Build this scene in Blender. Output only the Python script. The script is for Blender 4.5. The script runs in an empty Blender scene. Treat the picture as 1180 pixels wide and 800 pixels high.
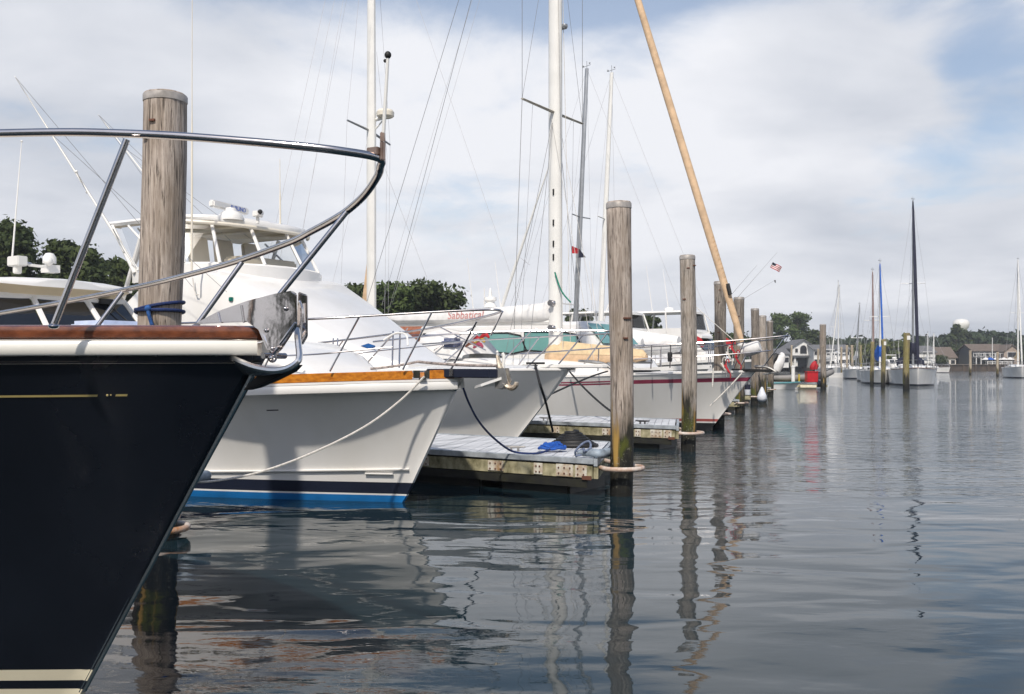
import bpy, bmesh, math, random
import numpy as np
from mathutils import Vector, Matrix
SC = bpy.context.scene
COL = SC.collection
SC.cycles.transparent_max_bounces = 24
R = math.radians
H_CAM, F, CX, HY = 1.6, 1147.0, 590.0, 420.0

# ------------------------------------------------------------------ helpers
def at(px, py, Y):
    return Vector(((px-CX)/F*Y, Y, H_CAM+(HY-py)/F*Y))
def wat(px, Y, z=0.0):
    return Vector(((px-CX)/F*Y, Y, z))

def tag(o, label=None, cat=None, group=None, kind=None):
    if label: o['label'] = label
    if cat: o['category'] = cat
    if group: o['group'] = group
    if kind: o['kind'] = kind
    return o
def thing(name, label, cat, loc=(0,0,0), rz=0.0, group=None):
    o = bpy.data.objects.new(name, None); COL.objects.link(o)
    o.empty_display_size = .2
    o.location = loc; o.rotation_euler = (0,0,R(rz))
    return tag(o, label, cat, group)
def copy_tree(o, parent=None):
    c = o.copy(); COL.objects.link(c); c.parent = parent
    for ch in o.children: copy_tree(ch, c)
    return c

class Frame:
    """a thing's own axes: x ahead, y to port, z up"""
    def __init__(s, ox, oy, deg):
        s.o = Vector((ox, oy)); a = R(deg); s.deg = deg
        s.f = Vector((math.cos(a), math.sin(a))); s.p = Vector((-math.sin(a), math.cos(a)))
    def onplane(s, px, py, y):
        d = Vector(((px-CX)/F, 1.0))
        Y = (y + s.p.dot(s.o))/s.p.dot(d)
        return Vector((s.f.dot(Y*d - s.o), y, H_CAM+(HY-py)/F*Y))
    def onx(s, px, py, x):
        d = Vector(((px-CX)/F, 1.0))
        Y = (x + s.f.dot(s.o))/s.f.dot(d)
        return Vector((x, s.p.dot(Y*d - s.o), H_CAM+(HY-py)/F*Y))
    def world(s, v):
        q = s.o + s.f*v[0] + s.p*v[1]
        return Vector((q.x, q.y, v[2]))
    def local(s, w):
        q = Vector((w[0], w[1])) - s.o
        return Vector((s.f.dot(q), s.p.dot(q), w[2]))

def smooth_path(pts, n=6):
    pts = [Vector(p) for p in pts]
    if len(pts) < 3: return pts
    out = []
    for i in range(len(pts)-1):
        p0 = pts[max(i-1,0)]; p1 = pts[i]; p2 = pts[i+1]; p3 = pts[min(i+2,len(pts)-1)]
        for k in range(n):
            t = k/n
            out.append(.5*((2*p1)+(p2-p0)*t+(2*p0-5*p1+4*p2-p3)*t*t+(3*p1-p0-3*p2+p3)*t**3))
    out.append(pts[-1]); return out

class MB:
    def __init__(s): s.v=[]; s.f=[]; s.m=[]; s.mi=0
    def add(s, vs, fs):
        b=len(s.v); s.v += [tuple(v) for v in vs]
        for f in fs: s.f.append([b+i for i in f]); s.m.append(s.mi)
        return s
    def box(s, c, d, rz=0, rx=0, ry=0, taper=1.0):
        x,y,z = d[0]/2,d[1]/2,d[2]/2
        M = Matrix.Rotation(rz,3,'Z')@Matrix.Rotation(ry,3,'Y')@Matrix.Rotation(rx,3,'X')
        vs=[]
        for sz in (-1,1):
            k = taper if sz>0 else 1
            for sx,sy in ((-1,-1),(1,-1),(1,1),(-1,1)):
                vs.append(Vector(c)+M@Vector((sx*x*k,sy*y*k,sz*z)))
        return s.add(vs,[(0,3,2,1),(4,5,6,7),(0,1,5,4),(1,2,6,5),(2,3,7,6),(3,0,4,7)])
    def box2(s, a, b):
        a=Vector(a); b=Vector(b); return s.box((a+b)/2, [abs(q) for q in (b-a)])
    def tube(s, pts, r, n=8, smooth=0, caps=True, flat=None):
        pts=[Vector(p) for p in pts]
        if smooth: pts=smooth_path(pts,smooth)
        m=len(pts); rs = r if isinstance(r,(list,tuple)) else None
        def rad(i):
            if rs is None: return r
            q=i/(m-1)*(len(rs)-1); k=min(int(q),len(rs)-2); return rs[k]+(rs[k+1]-rs[k])*(q-k)
        t0=(pts[1]-pts[0]).normalized()
        up=Vector((0,0,1)) if abs(t0.z)<.9 else Vector((1,0,0))
        a=t0.cross(up).normalized(); vs=[]
        for i,p in enumerate(pts):
            if i==0: t=pts[1]-p
            elif i==m-1: t=p-pts[i-1]
            else: t=pts[i+1]-pts[i-1]
            if t.length<1e-9: t=t0
            t=t.normalized(); a=(a-t*a.dot(t))
            a=a.normalized() if a.length>1e-6 else t.orthogonal().normalized()
            b=t.cross(a); rr=rad(i)
            for k in range(n):
                g=2*math.pi*k/n
                vs.append(p+a*math.cos(g)*rr+b*math.sin(g)*rr*(flat or 1))
        fs=[]
        for i in range(m-1):
            for k in range(n):
                fs.append((i*n+k,i*n+(k+1)%n,(i+1)*n+(k+1)%n,(i+1)*n+k))
        if caps: fs += [tuple(range(n))[::-1], tuple(range((m-1)*n,m*n))]
        return s.add(vs,fs)
    def lathe(s, prof, c=(0,0,0), n=20, sx=1, sy=1):
        vs=[];fs=[];m=len(prof)
        for r,z in prof:
            for k in range(n):
                g=2*math.pi*k/n; vs.append((c[0]+r*math.cos(g)*sx,c[1]+r*math.sin(g)*sy,c[2]+z))
        for i in range(m-1):
            for k in range(n): fs.append((i*n+k,i*n+(k+1)%n,(i+1)*n+(k+1)%n,(i+1)*n+k))
        fs += [tuple(range(n))[::-1],tuple(range((m-1)*n,m*n))]
        return s.add(vs,fs)
    def prism(s, poly, off):
        """poly: list of 3-D points in one plane, thickened by the vector off"""
        n=len(poly); off=Vector(off); P=[Vector(p) for p in poly]
        vs=P+[p+off for p in P]
        fs=[tuple(range(n)),tuple(range(n,2*n))[::-1]]+[(i,n+i,n+(i+1)%n,(i+1)%n) for i in range(n)]
        return s.add(vs,fs)
    def loft(s, secs, closed=False, cap=True):
        n=len(secs[0]); vs=[p for q in secs for p in q]; fs=[]
        for i in range(len(secs)-1):
            for k in range(n if closed else n-1):
                k2=(k+1)%n; fs.append((i*n+k,i*n+k2,(i+1)*n+k2,(i+1)*n+k))
        if cap: fs += [tuple(range(n))[::-1],tuple(range((len(secs)-1)*n,len(secs)*n))]
        return s.add(vs,fs)
    def ball(s, c, r, n=10, sz=1, sx=1, sy=1):
        prof=[(max(r*math.sin(math.pi*i/n),1e-4),-r*sz*math.cos(math.pi*i/n)) for i in range(n+1)]
        return s.lathe(prof,c,n+4,sx,sy)
    def build(s, name, mats, parent=None, smooth=40, bevel=0):
        me=bpy.data.meshes.new(name); me.from_pydata(s.v,[],s.f)
        if not isinstance(mats,(list,tuple)): mats=[mats]
        for m in mats: me.materials.append(m)
        if len(mats)>1: me.polygons.foreach_set('material_index',s.m)
        bm=bmesh.new(); bm.from_mesh(me)
        bmesh.ops.recalc_face_normals(bm,faces=bm.faces)
        if bevel: bmesh.ops.bevel(bm,geom=[e for e in bm.edges if len(e.link_faces)==2 and e.calc_face_angle(0)>.6],offset=bevel,segments=2,affect='EDGES',clamp_overlap=True)
        bm.to_mesh(me); bm.free()
        if smooth:
            me.polygons.foreach_set('use_smooth',[True]*len(me.polygons))
            me.set_sharp_from_angle(angle=R(smooth))
        o=bpy.data.objects.new(name,me); COL.objects.link(o); o.parent=parent
        return o

def pchip(tab):
    xs=[a for a,_ in tab]; ys=[b for _,b in tab]; n=len(xs)
    d=[(ys[i+1]-ys[i])/(xs[i+1]-xs[i]) for i in range(n-1)]
    m=[d[0]]+[0 if d[i-1]*d[i]<=0 else 2*d[i-1]*d[i]/(d[i-1]+d[i]) for i in range(1,n-1)]+[d[-1]]
    def f(x):
        x=min(max(x,xs[0]),xs[-1]); i=0
        while i<n-2 and x>xs[i+1]: i+=1
        h=xs[i+1]-xs[i]; t=(x-xs[i])/h
        return ((2*t**3-3*t*t+1)*ys[i]+(t**3-2*t*t+t)*h*m[i]+(-2*t**3+3*t*t)*ys[i+1]+(t**3-t*t)*h*m[i+1])
    return f

class Hull:
    """bow tip over local (0,0); tables give half beam and sheer height by metres aft of the bow"""
    def __init__(s, L, sheer, bs, bw, rake, p=1.8, q=1.0, nmin=.015):
        s.L=L; s.zs=pchip(sheer); s.bs=pchip(bs); s.bw=pchip(bw); s.rake=rake; s.p=p; s.q=q; s.nmin=nmin
    def pt(s, t, z, side, out=0.0):
        zs=s.zs(t); z0=s.zs(0)
        if z>=0:
            w=min(z/zs,1.0); b=s.bw(t)+(s.bs(t)-s.bw(t))*w**s.p; st=s.rake*(1-w)**s.q
        else:
            k=min(-z/.5,1); b=s.bw(t)*(1-.75*k*k); st=s.rake+.5*k
        u=t/s.L
        return Vector((-(st+u*(s.L-st)), side*(max(b,s.nmin)+out), z))
    def ts(s, n, a=0.0, b=None):
        b=s.L if b is None else b
        return [a+(b-a)*(i/n)**1.7 for i in range(n+1)]
    def band(s, z0, z1, nz=1, n=30):
        """hull skin between two heights, stern to bow to stern"""
        mb=MB(); T=s.ts(n); rows=[]
        fz0=z0 if callable(z0) else (lambda t:z0); fz1=z1 if callable(z1) else (lambda t:z1)
        for k in range(nz+1):
            row=[]
            for t in reversed(T): row.append(s.pt(t,fz0(t)+(fz1(t)-fz0(t))*k/nz,-1))
            for t in T: row.append(s.pt(t,fz0(t)+(fz1(t)-fz0(t))*k/nz,1))
            rows.append(row)
        mb.loft(rows,closed=True,cap=False); return mb
    def deck(s, drop=.0, camber=.06, n=26):
        mb=MB(); T=s.ts(n); secs=[]
        for t in T:
            z=s.zs(t)-drop; b=max(s.bs(t)-.005,.01)
            secs.append([Vector((-t,y*b,z+camber*(1-y*y)*min(1,b))) for y in (-1,-.6,0,.6,1)])
        mb.loft(secs,cap=False); return mb
    def strip(s, t0, t1, zlo, zhi, o0, o1, n=26, sides=(-1,1), rnd=False, curve=None):
        """a rail of rectangular section along the sheer (zlo/zhi from the sheer, o0/o1 outward)"""
        mb=MB()
        for sd in sides:
            secs=[]
            for t in s.ts(n,t0,t1):
                e=.02; a=Vector((-(t+e),sd*s.bs(t+e))); c=Vector((-max(t-e,0),sd*s.bs(max(t-e,0))))
                d=(c-a).normalized(); nrm=Vector((-d.y,d.x))*(1 if sd>0 else -1)
                P=Vector((-t,sd*max(s.bs(t),.012))); z=s.zs(t)
                def q(o,zz): 
                    w=P+nrm*o
                    if w.y*sd<.004: w.y=.004*sd
                    return Vector((w.x,w.y,z+zz))
                if rnd:
                    m=(o0+o1)/2; h=(zhi+zlo)/2
                    secs.append([q(m+(o1-o0)/2*math.copysign(abs(math.cos(g))**.6,math.cos(g)),h+(zhi-zlo)/2*math.copysign(abs(math.sin(g))**.6,math.sin(g))) for g in [2*math.pi*k/12 for k in range(12)]])
                else: secs.append([q(o0,zlo),q(o1,zlo),q(o1,zhi),q(o0,zhi)])
            mb.loft(secs,closed=True)
        return mb
    def line(s, t0, t1, za, zb, out=.004, side=-1, n=20, th=None):
        """painted stripe: thin band lying on the skin; za/zb from the sheer (functions of t or numbers)"""
        mb=MB(); rows=[[],[]]
        for i in range(n+1):
            t=t0+(t1-t0)*i/n
            a=za(t) if callable(za) else za; b=zb(t) if callable(zb) else zb
            rows[0].append(s.pt(t,s.zs(t)+a,side,out)); rows[1].append(s.pt(t,s.zs(t)+b,side,out))
        mb.loft(rows,cap=False); return mb

# ------------------------------------------------------------------ materials
MATS={}
def mat(name, col, rough=.5, var=.12, scale=2.5, bump=0.0, metal=0.0, coat=0.0, col2=None, stretch=(1,1,1), spec=.5, trans=0.0, rvar=.1):
    if name in MATS: return MATS[name]
    m=bpy.data.materials.new(name); m.use_nodes=True; nt=m.node_tree; N=nt.nodes; Lk=nt.links
    b=N['Principled BSDF']; tc=N.new('ShaderNodeTexCoord'); mp=N.new('ShaderNodeMapping'); mp.inputs['Scale'].default_value=stretch
    Lk.new(tc.outputs['Object'],mp.inputs['Vector'])
    nz=N.new('ShaderNodeTexNoise'); nz.inputs['Scale'].default_value=scale; nz.inputs['Detail'].default_value=6; nz.inputs['Roughness'].default_value=.6
    Lk.new(mp.outputs[0],nz.inputs['Vector'])
    cr=N.new('ShaderNodeValToRGB'); c2=col2 or tuple(c*(1-var*2) for c in col)
    cr.color_ramp.elements[0].color=(*c2,1); cr.color_ramp.elements[1].color=(*(min(c*(1+var*.4),1) for c in col),1)
    cr.color_ramp.elements[0].position=.32; cr.color_ramp.elements[1].position=.62
    Lk.new(nz.outputs[0],cr.inputs[0]); Lk.new(cr.outputs[0],b.inputs['Base Color'])
    mr=N.new('ShaderNodeMapRange'); mr.inputs[3].default_value=max(rough-rvar*rough,0.01); mr.inputs[4].default_value=min(rough+rvar*rough,1)
    Lk.new(nz.outputs[0],mr.inputs[0]); Lk.new(mr.outputs[0],b.inputs['Roughness'])
    b.inputs['Metallic'].default_value=metal; b.inputs['Coat Weight'].default_value=coat; b.inputs['Coat Roughness'].default_value=.05
    b.inputs['Specular IOR Level'].default_value=spec
    if bump:
        n2=N.new('ShaderNodeTexNoise'); n2.inputs['Scale'].default_value=scale*5; n2.inputs['Detail'].default_value=5
        Lk.new(mp.outputs[0],n2.inputs['Vector'])
        bp=N.new('ShaderNodeBump'); bp.inputs['Distance'].default_value=bump; bp.inputs['Strength'].default_value=.7
        Lk.new(n2.outputs[0],bp.inputs['Height']); Lk.new(bp.outputs[0],b.inputs['Normal'])
    MATS[name]=m; return m

white=mat('gelcoat_white',(.82,.805,.775),.20,.03,1.1,coat=.3,col2=(.755,.735,.69),stretch=(1,1,.3))
white2=mat('weathered_white',(.74,.73,.70),.4,.08,1.5,.002)
cream=mat('cream_gelcoat',(.76,.70,.58),.3,.04,1.2)
beige=mat('beige_liner',(.74,.65,.50),.5,.06,1.2)
navy=mat('navy_hull_paint',(.010,.0125,.019),.17,.15,1.4,spec=.45,rvar=.35)
navyflat=mat('navy_paint',(.014,.018,.035),.3,.1,1.5)
bluep=mat('blue_bottom_paint',(.012,.17,.46),.4,.12,3)
ivory=mat('ivory_paint',(.68,.62,.46),.3,.05,2)
gold=mat('gold_leaf',(.55,.43,.16),.3,.1,8)
teak=mat('varnished_brown_teak',(.20,.062,.026),.25,.25,6,coat=.8,col2=(.10,.03,.013),stretch=(.5,5,5))
oak=mat('varnished_orange_teak',(.58,.21,.018),.3,.2,5,coat=.6,col2=(.36,.11,.01),stretch=(.5,6,6))
chrome=mat('polished_steel',(.72,.68,.66),.06,.08,3,metal=1.0)
chromew=mat('hand_polished_steel',(.70,.65,.62),.06,.06,.5,.0032,metal=1.0)
lipsteel=mat('brushed_bright_steel',(.80,.78,.76),.26,.05,3,metal=1.0)
steel=mat('stainless_tube',(.60,.57,.56),.16,.1,4,metal=1.0)
galv=mat('galvanised_steel',(.42,.41,.39),.45,.2,8,metal=.8)
alu=mat('painted_aluminium',(.78,.77,.73),.35,.04,1.5)
alug=mat('bare_aluminium',(.40,.41,.42),.35,.1,2,metal=.7)
maroon=mat('maroon_paint',(.33,.055,.10),.3,.1,3)
redbot=mat('red_bottom_paint',(.26,.05,.035),.5,.2,4)
blackbot=mat('black_bottom_paint',(.015,.016,.018),.5,.2,4)
tan=mat('tan_canvas',(.64,.45,.28),.85,.12,5,.004)
tanl=mat('pale_tan_canvas',(.66,.50,.30),.85,.1,5,.004)
canvw=mat('white_canvas',(.74,.73,.71),.8,.08,4,.004)
canvb=mat('blue_canvas',(.01,.10,.45),.8,.15,5,.004)
canvn=mat('navy_canvas',(.012,.014,.035),.8,.15,5,.004)
rust=mat('brown_canvas',(.30,.11,.06),.8,.2,5,.004)
black=mat('black_rubber',(.012,.012,.012),.6,.2,6,.002)
blackp=mat('black_plastic_float',(.016,.016,.015),.5,.3,5,.004,col2=(.03,.03,.02))
glassd=mat('dark_tinted_glass',(.012,.014,.018),.04,.1,1,coat=.5)
tealg=mat('teal_tinted_glass',(.17,.37,.34),.05,.06,1,coat=.6)
wire=mat('rigging_wire',(.42,.42,.43),.5,.1,4)
wired=mat('dark_rigging_wire',(.20,.20,.205),.5,.1,4)
ropew=mat('white_rope',(.66,.63,.57),.8,.15,40,.003)
ropeb=mat('navy_rope',(.012,.03,.12),.8,.3,40,.003)
ropebl=mat('bright_blue_rope',(.01,.09,.42),.8,.3,40,.003)
ropek=mat('black_rope',(.015,.015,.017),.8,.3,40,.003)
ropet=mat('tan_rope',(.50,.42,.28),.8,.2,40,.003)
redc=mat('red_canvas',(.45,.012,.02),.7,.15,5,.003)
redp=mat('red_plastic',(.50,.012,.02),.4,.1,5)
grayt=mat('grey_hypalon',(.26,.25,.24),.6,.1,3)
blackc=mat('charcoal_hypalon',(.04,.042,.046),.6,.1,3)
fend=mat('white_vinyl_fender',(.70,.72,.76),.4,.1,6)
bumper=mat('blue_grey_vinyl',(.30,.36,.42),.55,.25,9,.004)
purple=mat('grey_silver_tape',(.40,.37,.34),.5,.25,6,metal=.2)

def clear_mat():
    m=bpy.data.materials.new('clear_vinyl'); m.use_nodes=True; nt=m.node_tree; N=nt.nodes; Lk=nt.links
    N.remove(N['Principled BSDF'])
    t=N.new('ShaderNodeBsdfTransparent'); t.inputs[0].default_value=(.93,.94,.94,1)
    g=N.new('ShaderNodeBsdfGlossy'); g.inputs['Roughness'].default_value=.06; g.inputs[0].default_value=(.8,.8,.8,1)
    fr=N.new('ShaderNodeFresnel'); fr.inputs[0].default_value=1.35
    mx=N.new('ShaderNodeMixShader'); Lk.new(fr.outputs[0],mx.inputs[0]); Lk.new(t.outputs[0],mx.inputs[1]); Lk.new(g.outputs[0],mx.inputs[2])
    Lk.new(mx.outputs[0],N['Material Output'].inputs[0]); return m
clear=clear_mat()

def pile_mat(name, seed, streak=1.0, a=(.20,.165,.135), b=(.47,.41,.35)):
    m=bpy.data.materials.new(name); m.use_nodes=True; nt=m.node_tree; N=nt.nodes; Lk=nt.links
    p=N['Principled BSDF']; p.inputs['Specular IOR Level'].default_value=.3; tc=N.new('ShaderNodeTexCoord')
    def mapping(sc):
        q=N.new('ShaderNodeMapping'); q.inputs['Scale'].default_value=sc; q.inputs['Location'].default_value=(seed*3.1,seed*1.7,seed*.9); Lk.new(tc.outputs['Object'],q.inputs['Vector']); return q
    def noise(sc, scale, det=7, rg=.62):
        n=N.new('ShaderNodeTexNoise'); n.inputs['Scale'].default_value=scale; n.inputs['Detail'].default_value=det; n.inputs['Roughness'].default_value=rg
        Lk.new(mapping(sc).outputs[0],n.inputs['Vector']); return n.outputs[0]
    def ramp(src, e):
        r=N.new('ShaderNodeValToRGB'); cr=r.color_ramp
        while len(cr.elements)<len(e): cr.elements.new(.5)
        for k,(pos,c) in enumerate(e): cr.elements[k].position=pos; cr.elements[k].color=(*c,1) if len(c)==3 else c
        Lk.new(src,r.inputs[0]); return r.outputs[0]
    def mix(f,x,y,blend='MIX'):
        k=N.new('ShaderNodeMix'); k.data_type='RGBA'; k.blend_type=blend
        if isinstance(f,float): k.inputs[0].default_value=f
        else: Lk.new(f,k.inputs[0])
        for s,q in ((6,x),(7,y)):
            if isinstance(q,tuple): k.inputs[s].default_value=(*q,1)
            else: Lk.new(q,k.inputs[s])
        return k.outputs[2]
    def math_(op,x,y=None,clamp=False):
        k=N.new('ShaderNodeMath'); k.operation=op; k.use_clamp=clamp
        for s,q in ((0,x),(1,y)):
            if q is None: continue
            if isinstance(q,(int,float)): k.inputs[s].default_value=q
            else: Lk.new(q,k.inputs[s])
        return k.outputs[0]
    grain=noise((9,9,.55),4.0,8,.68); fine=noise((26,26,.9),4.0,6,.7); blot=noise((1,1,.45),3.0,5,.6)
    c=ramp(grain,[(.30,a),(.45,tuple((x+y)/2 for x,y in zip(a,b))),(.62,b)])
    c=mix(ramp(fine,[(.38,(1,1,1)),(.47,(0,0,0))]),c,tuple(x*.30 for x in a))
    c=mix(math_('MULTIPLY',ramp(noise((2,2,.12),5.0,4,.6),[(.56,(0,0,0)),(.66,(1,1,1))]),.5),c,tuple(x*.45 for x in a))
    c=mix(math_('MULTIPLY',ramp(blot,[(.45,(0,0,0)),(.62,(1,1,1))]),.55),c,(.26,.205,.15))
    c=mix(math_('MULTIPLY',ramp(math_('ABSOLUTE',math_('SUBTRACT',noise((4.5,4.5,.14),2.6,3,.5),.5)),[(.0,(1,1,1)),(.014,(0,0,0))]),.85),c,tuple(x*.22 for x in a))
    c=mix(math_('MULTIPLY',ramp(noise((3.2,3.2,1.6),2.2,2,.4),[(.70,(0,0,0)),(.76,(1,1,1))]),.7),c,(.12,.075,.045))
    sx=N.new('ShaderNodeSeparateXYZ'); Lk.new(tc.outputs['Object'],sx.inputs[0])
    edge=math_('ADD',sx.outputs[2],math_('MULTIPLY',math_('SUBTRACT',noise((2.5,2.5,.35),2.5,5,.65),.5),2.2))
    def step(src,lo,hi):
        k=N.new('ShaderNodeMapRange'); k.inputs[1].default_value=lo; k.inputs[2].default_value=hi; Lk.new(src,k.inputs[0]); return k.outputs[0]
    dark=math_('SUBTRACT',1.0,step(edge,.72,1.12))
    c=mix(dark,c,ramp(noise((3,3,1),4,6,.7),[(.35,(.012,.011,.009)),(.7,(.05,.046,.032))]))
    moss=math_('MULTIPLY',math_('MULTIPLY',dark,step(sx.outputs[2],.28,.5)),ramp(noise((1.2,1.2,.6),2.6,5,.6),[(.50,(0,0,0)),(.60,(1,1,1))]))
    c=mix(moss,c,(.075,.085,.012))
    och=math_('MULTIPLY',math_('MULTIPLY',dark,step(sx.outputs[2],.30,.42)),ramp(noise((4.5,4.5,.22),2.0,4,.55),[(.56,(0,0,0)),(.62,(1,1,1))]))
    c=mix(math_('MULTIPLY',och,streak),c,(.42,.26,.07))
    c=mix(math_('MULTIPLY',math_('MULTIPLY',dark,step(sx.outputs[2],.75,.35)),ramp(noise((1,1,.8),34,3,.6),[(.60,(0,0,0)),(.68,(1,1,1))])),c,(.30,.29,.23))
    wet=math_('SUBTRACT',1.0,step(edge,.1,.42))
    c=mix(wet,c,(.012,.012,.010))
    Lk.new(c,p.inputs['Base Color'])
    rg=N.new('ShaderNodeMapRange'); Lk.new(dark,rg.inputs[0]); rg.inputs[3].default_value=.88; rg.inputs[4].default_value=.6; Lk.new(rg.outputs[0],p.inputs['Roughness'])
    bp=N.new('ShaderNodeBump'); bp.inputs['Distance'].default_value=.012; bp.inputs['Strength'].default_value=.9
    Lk.new(math_('ADD',grain,math_('MULTIPLY',fine,.6)),bp.inputs['Height']); Lk.new(bp.outputs[0],p.inputs['Normal'])
    return m
PM=[pile_mat('weathered_pile_wood_%s'%w,i*7.3+1,st,a,b) for i,(w,st,a,b) in enumerate([
    ('pale',1.0,(.25,.20,.165),(.58,.50,.43)),('grey',1.0,(.22,.195,.165),(.52,.46,.40)),('brown',.9,(.17,.14,.115),(.40,.35,.30)),('dull',.5,(.13,.11,.09),(.32,.28,.24))])]

def dock_wood():
    m=mat('mossy_dock_timber',(.46,.42,.27),.8,.2,4.5,.006,col2=(.11,.10,.045),stretch=(1.2,1,.9)); return m
dockw=dock_wood()
deckm=mat('sun_bleached_decking',(.66,.67,.68),.6,.15,1.5,.002,col2=(.40,.41,.42),stretch=(4.6,.5,1))
trim=mat('scuffed_aluminium_trim',(.46,.50,.53),.5,.2,5,.002,metal=.3)
plate=mat('rusty_galvanised_plate',(.60,.58,.50),.6,.25,7,.002,col2=(.34,.20,.09))
rusty=mat('rusted_iron',(.13,.05,.028),.8,.3,9,.004,col2=(.12,.05,.03))
hoopm=mat('hoop_steel_rust_blotched',(.60,.55,.50),.55,.25,6,.002,col2=(.36,.17,.07))
# ------------------------------------------------------------------ camera, sky, sun
cd=bpy.data.cameras.new('camera'); cam=bpy.data.objects.new('camera',cd); COL.objects.link(cam)
cam.location=(0,0,H_CAM); cam.rotation_euler=(R(90),0,0); cd.sensor_width=36; cd.lens=36*F/1180; cd.shift_y=20/1180
cd.clip_start=.05; cd.clip_end=9000; SC.camera=cam
SC.view_settings.view_transform='Standard'; SC.view_settings.look='None'; SC.view_settings.gamma=1; SC.view_settings.exposure=.14
ELEV,AZ=48.5,12.0                     # the light travels towards +Y, drifting 12 degrees to +X
sd=bpy.data.lights.new('sun','SUN'); sd.energy=3.5; sd.angle=R(1.6); sd.color=(1,.925,.83)
so=bpy.data.objects.new('sun',sd); COL.objects.link(so); so.location=(-20,-60,80)
dirn=Vector((math.sin(R(AZ))*math.cos(R(ELEV)),math.cos(R(AZ))*math.cos(R(ELEV)),-math.sin(R(ELEV))))
so.rotation_euler=dirn.to_track_quat('-Z','Y').to_euler()

W=bpy.data.worlds.new('World'); SC.world=W; W.use_nodes=True
def build_world():
    nt=W.node_tree; N=nt.nodes; Lk=nt.links; bg=N['Background']
    sky=N.new('ShaderNodeTexSky'); sky.sky_type='NISHITA'; sky.sun_disc=False; sky.sun_elevation=R(ELEV); sky.sun_rotation=R(180+AZ)
    sky.air_density=1.0; sky.dust_density=1.2; sky.ozone_density=1.5
    tc=N.new('ShaderNodeTexCoord'); sx=N.new('ShaderNodeSeparateXYZ'); Lk.new(tc.outputs['Generated'],sx.inputs[0])
    def mt(op,x,y=None,c=False):
        k=N.new('ShaderNodeMath'); k.operation=op; k.use_clamp=c
        for s,q in ((0,x),(1,y)):
            if q is None: continue
            if isinstance(q,(int,float)): k.inputs[s].default_value=q
            else: Lk.new(q,k.inputs[s])
        return k.outputs[0]
    def mr(x,a,b,c=0.0,d=1.0,smooth=True):
        k=N.new('ShaderNodeMapRange'); k.interpolation_type='SMOOTHSTEP' if smooth else 'LINEAR'
        Lk.new(x,k.inputs[0])
        for i,v in enumerate((a,b,c,d)): k.inputs[i+1].default_value=v
        return k.outputs[0]
    X,Y,Z=sx.outputs
    zz=mt('ADD',mt('MAXIMUM',Z,0.0),.16)
    cb=N.new('ShaderNodeCombineXYZ'); Lk.new(mt('DIVIDE',X,zz),cb.inputs[0]); Lk.new(mt('DIVIDE',Y,zz),cb.inputs[1])
    def noise(scale,det,loc,rg=.55,dist=0.0):
        mp=N.new('ShaderNodeMapping'); mp.inputs['Location'].default_value=loc; Lk.new(cb.outputs[0],mp.inputs['Vector'])
        n=N.new('ShaderNodeTexNoise'); n.inputs['Scale'].default_value=scale; n.inputs['Detail'].default_value=det; n.inputs['Roughness'].default_value=rg; n.inputs['Distortion'].default_value=dist
        Lk.new(mp.outputs[0],n.inputs['Vector']); return n.outputs[0]
    def lobe(v,c0,c1):
        vm=N.new('ShaderNodeVectorMath'); vm.operation='DOT_PRODUCT'; Lk.new(tc.outputs['Generated'],vm.inputs[0]); vm.inputs[1].default_value=Vector(v).normalized()
        return mr(vm.outputs['Value'],math.cos(R(c0)),math.cos(R(c1)))
    def vdir(px,py): return ((px-CX)/F,1,(HY-py)/F)
    # cover: mostly cloud; open sky where the photograph shows blue
    hole=mt('ADD',mt('MULTIPLY',mt('ADD',lobe(vdir(1180,75),5.0,.3),mt('MULTIPLY',lobe(vdir(1080,5),4.5,.3),.6)),.34),mt('ADD',mt('MULTIPLY',lobe(vdir(700,-15),7,1),.12),mt('MULTIPLY',lobe(vdir(1090,225),6,1),.10)))
    dens=mt('SUBTRACT',mt('ADD',mt('MULTIPLY',noise(1.5,9,(3.1,1.2,0),.60,.3),1.25),mt('MULTIPLY',noise(.5,4,(7.4,2.2,0)),.50)),hole)
    cover=mr(mt('SUBTRACT',mt('ADD',dens,mt('ADD',-.24,mt('MULTIPLY',lobe(vdir(1040,260),22,6),.10))),mr(Z,.28,.43,0.0,.80)),.24,.62,.28,1.0)
    cover=mt('MULTIPLY',cover,mr(Z,.30,.45,1.0,.20))
    # body light and shade of the cloud deck
    sh=mt('ADD',mt('MULTIPLY',noise(1.15,8,(1.7,5.3,0),.52,.25),1.0),mt('MULTIPLY',noise(.3,3,(4.2,8.8,0)),.15))
    dark=mt('ADD',mt('MULTIPLY',lobe(vdir(-60,110),22,3),.17),mt('MULTIPLY',lobe(vdir(1120,200),14,3),.10))
    bright=mt('MULTIPLY',lobe(vdir(560,130),17,3),.10)
    lum=mt('ADD',mt('SUBTRACT',sh,dark),bright)
    cr=N.new('ShaderNodeValToRGB'); e=cr.color_ramp.elements; e[0].position=.26; e[0].color=(4.1,4.4,5.0,1); e[1].position=.66; e[1].color=(6.75,6.85,7.2,1)
    Lk.new(lum,cr.inputs[0])
    mx=N.new('ShaderNodeMix'); mx.data_type='RGBA'; Lk.new(cover,mx.inputs[0])
    sk=N.new('ShaderNodeMix'); sk.data_type='RGBA'; sk.blend_type='MULTIPLY'; sk.inputs[0].default_value=1; Lk.new(sky.outputs[0],sk.inputs[6]); sk.inputs[7].default_value=(1.0,1.0,1.0,1)
    Lk.new(sk.outputs[2],mx.inputs[6]); Lk.new(cr.outputs[0],mx.inputs[7])
    Lk.new(mx.outputs[2],bg.inputs[0]); bg.inputs[1].default_value=.122
build_world()
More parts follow.
